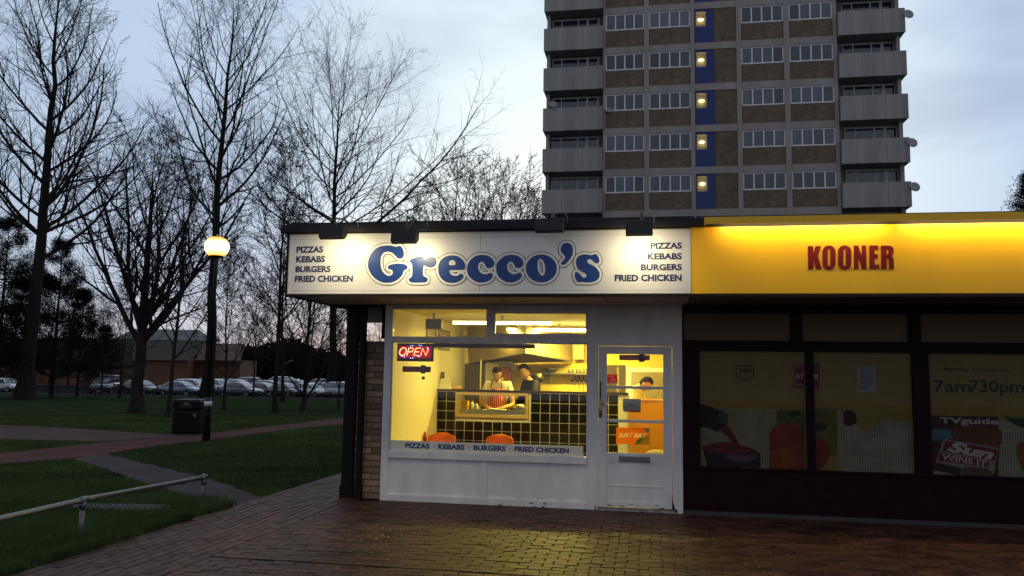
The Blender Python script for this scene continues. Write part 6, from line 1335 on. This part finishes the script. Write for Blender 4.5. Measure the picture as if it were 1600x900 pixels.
# ---------------------------------------------------------------- street lamp in the park
b = at_ground(322, 689); lp = thing('street_lamp', 'lit park lamp with a glowing round globe on a slim dark post', 'street lamp', tuple(b), WORLD)
zt = at_depth(341, 400, b.y).z; dkgreen = mat('dark_green_metal', (.006, .012, .012), rough=.4, var=.2)
part('base_column', MB().lathe(tuple(b), [(.085, 0), (.085, .92), (.07, .98), (.055, 1.0)], 16), dkgreen, lp, True)
part('reflective_band', MB().lathe((b.x, b.y, b.z+.80), [(.0862, 0), (.0862, .11)], 16), mat('white_band', (.7, .72, .75), rough=.5), lp, True)
part('pole', MB().lathe(tuple(b), [(.044, 1.0), (.038, zt-b.z-.05), (.045, zt-b.z)], 12), dkgreen, lp, True)
part('lamp_collar', MB().lathe((b.x, b.y, zt), [(.06, -.06), (.16, -.01), (.17, .03)], 16), dkgreen, lp, True)
gm = bpy.data.materials.new('glowing_globe'); gm.use_nodes = True; t_ = gm.node_tree; t_.nodes.clear(); o_ = t_.nodes.new('ShaderNodeOutputMaterial'); e_m = t_.nodes.new('ShaderNodeEmission'); t_.links.new(e_m.outputs[0], o_.inputs[0]); e_m.inputs[1].default_value = 4.4
gtc = t_.nodes.new('ShaderNodeTexCoord'); gsp = t_.nodes.new('ShaderNodeSeparateXYZ'); gmr = t_.nodes.new('ShaderNodeMapRange'); gmr.inputs[1].default_value = zt-b.z; gmr.inputs[2].default_value = zt-b.z+.465; gcr = t_.nodes.new('ShaderNodeValToRGB')
el = gcr.color_ramp.elements; el[0].color = (.42, .14, .015, 1); el[1].color = (.20, .07, .01, 1); e1 = el.new(.30); e1.color = (1, .60, .24, 1); e2 = el.new(.66); e2.color = (1, .60, .24, 1); e3 = el.new(.88); e3.color = (.34, .16, .02, 1)
t_.links.new(gtc.outputs['Object'], gsp.inputs[0]); t_.links.new(gsp.outputs[2], gmr.inputs[0]); t_.links.new(gmr.outputs[0], gcr.inputs[0]); t_.links.new(gcr.outputs[0], e_m.inputs[0])
part('globe', MB().lathe((b.x, b.y, zt), [(.17, .0), (.235, .07), (.275, .15), (.285, .23), (.265, .32), (.21, .40), (.12, .45), (.03, .465)], 24), gm, lp, True)
part('finial', MB().lathe((b.x, b.y, zt+.462), [(.04, 0), (.03, .03), (.01, .05)], 10), dkgreen, lp, True)
ld = bpy.data.lights.new('lamp', 'POINT'); ld.energy = 34; ld.color = (1, .55, .18); ld.shadow_soft_size = .3; lo = bpy.data.objects.new('lamp', ld); COL.objects.link(lo); lo.parent = lp; lo.location = (0, 0, zt-b.z+.85)
# distant car park lamp
b = at_depth(441, 600, 108); cl_ = thing('street_lamp', 'far grey car park lamp with a slanting arm', 'street lamp', (b.x, 108, -.72), WORLD); gp_ = mat('galvanised_pole', (.20, .21, .22), rough=.5, metal=.4)
part('pole', MB().tube([(b.x, 108, -.72), (b.x, 108, 2.3)], .06, 8), gp_, cl_); part('arm', MB().tube([(b.x, 108, 2.3), (b.x+.95, 108, 2.95)], .05, 6), gp_, cl_); part('lamp_head', box(b.x+.9, b.x+1.3, 107.9, 108.1, 2.95, 3.05), gp_, cl_)
# ---------------------------------------------------------------- litter bin
b = at_ground(297, 677); bn = thing('litter_bin', 'square black litter bin beside the path and the lamp post', 'litter bin', tuple(b), WORLD); x, y, z = b; w = .345; blk = mat('black_bin_plastic', (.005, .005, .006), rough=.5, var=.2, spec=.15)
part('body', MB().box(x-w, x+w, y-w, y+w, z+.03, z+.60, bev=.02), blk, bn); part('hood', MB().box(x-w-.012, x+w+.012, y-w-.012, y+w+.012, z+.62, z+.84, bev=.03), blk, bn); part('lid', MB().box(x-w+.02, x+w-.02, y-w+.02, y+w-.02, z+.841, z+.875, bev=.015), mat('worn_lid', (.06, .065, .07), rough=.45), bn)
part('opening', box(x-.17, x+.17, y-w-.014, y-w-.0125, z+.67, z+.77), mat('bin_mouth', (.004, .004, .004)), bn); part('badge', box(x-.06, x+.07, y-w-.018, y-w-.0145, z+.73, z+.79), mat('worn_gold_badge', (.12, .11, .07), rough=.5), bn); part('foot', box(x-w+.03, x+w-.03, y-w+.03, y+w-.03, z-.01, z+.0295), blk, bn)
part('latch', MB().prism([(x+.17, z+.50), (x+.25, z+.51), (x+.25, z+.43), (x+.225, z+.44), (x+.215, z+.485)], y-w-.012, y-w-.0005), mat('scratched_metal', (.35, .36, .38), rough=.4), bn); part('door_line', box(x-w+.03, x+w-.03, y-w-.003, y-w-.0005, z+.55, z+.56), mat('worn_lid', (.06, .065, .07)), bn)
# ---------------------------------------------------------------- tubular rail
galv = mat('galvanised_tube', (.17, .18, .20), rough=.38, metal=.55, var=.2, scale=8)
q2_ = at_ground(316, 787); q1_ = at_ground(125, 848); dv = (q1_-q2_); hr = .47; za = at_depth(125, 781, q1_.y).z; zb_ = at_depth(316, 746, q2_.y).z
rl = thing('handrail', 'low galvanised tube rail on short posts at the edge of the grass', 'rail', tuple(q2_), WORLD)
pts_ = [q2_, q1_, q1_+dv, q1_+dv*2]; hs = [zb_, za, za+(za-zb_)*.2, za+(za-zb_)*.2]
part('top_tube', MB().tube([(p.x, p.y, h) for p, h in zip(pts_, hs)], .027, 12), galv, rl, True)
for p, h in zip(pts_, hs):
    part('post', MB().tube([(p.x, p.y, -.05), (p.x, p.y, h-.02)], .024, 12), galv, rl, True)
    c_ = MB(); u = dv.normalized(); c_.tube([tuple(Vector((p.x, p.y, h))-u*.055), tuple(Vector((p.x, p.y, h))+u*.055)], .034, 12); c_.tube([(p.x, p.y, h-.085), (p.x, p.y, h-.01)], .033, 12); part('clamp', c_, galv, rl, True)
part('end_cap', MB().ball((q2_.x, q2_.y, zb_+.01), .038, 12, 8), galv, rl, True)
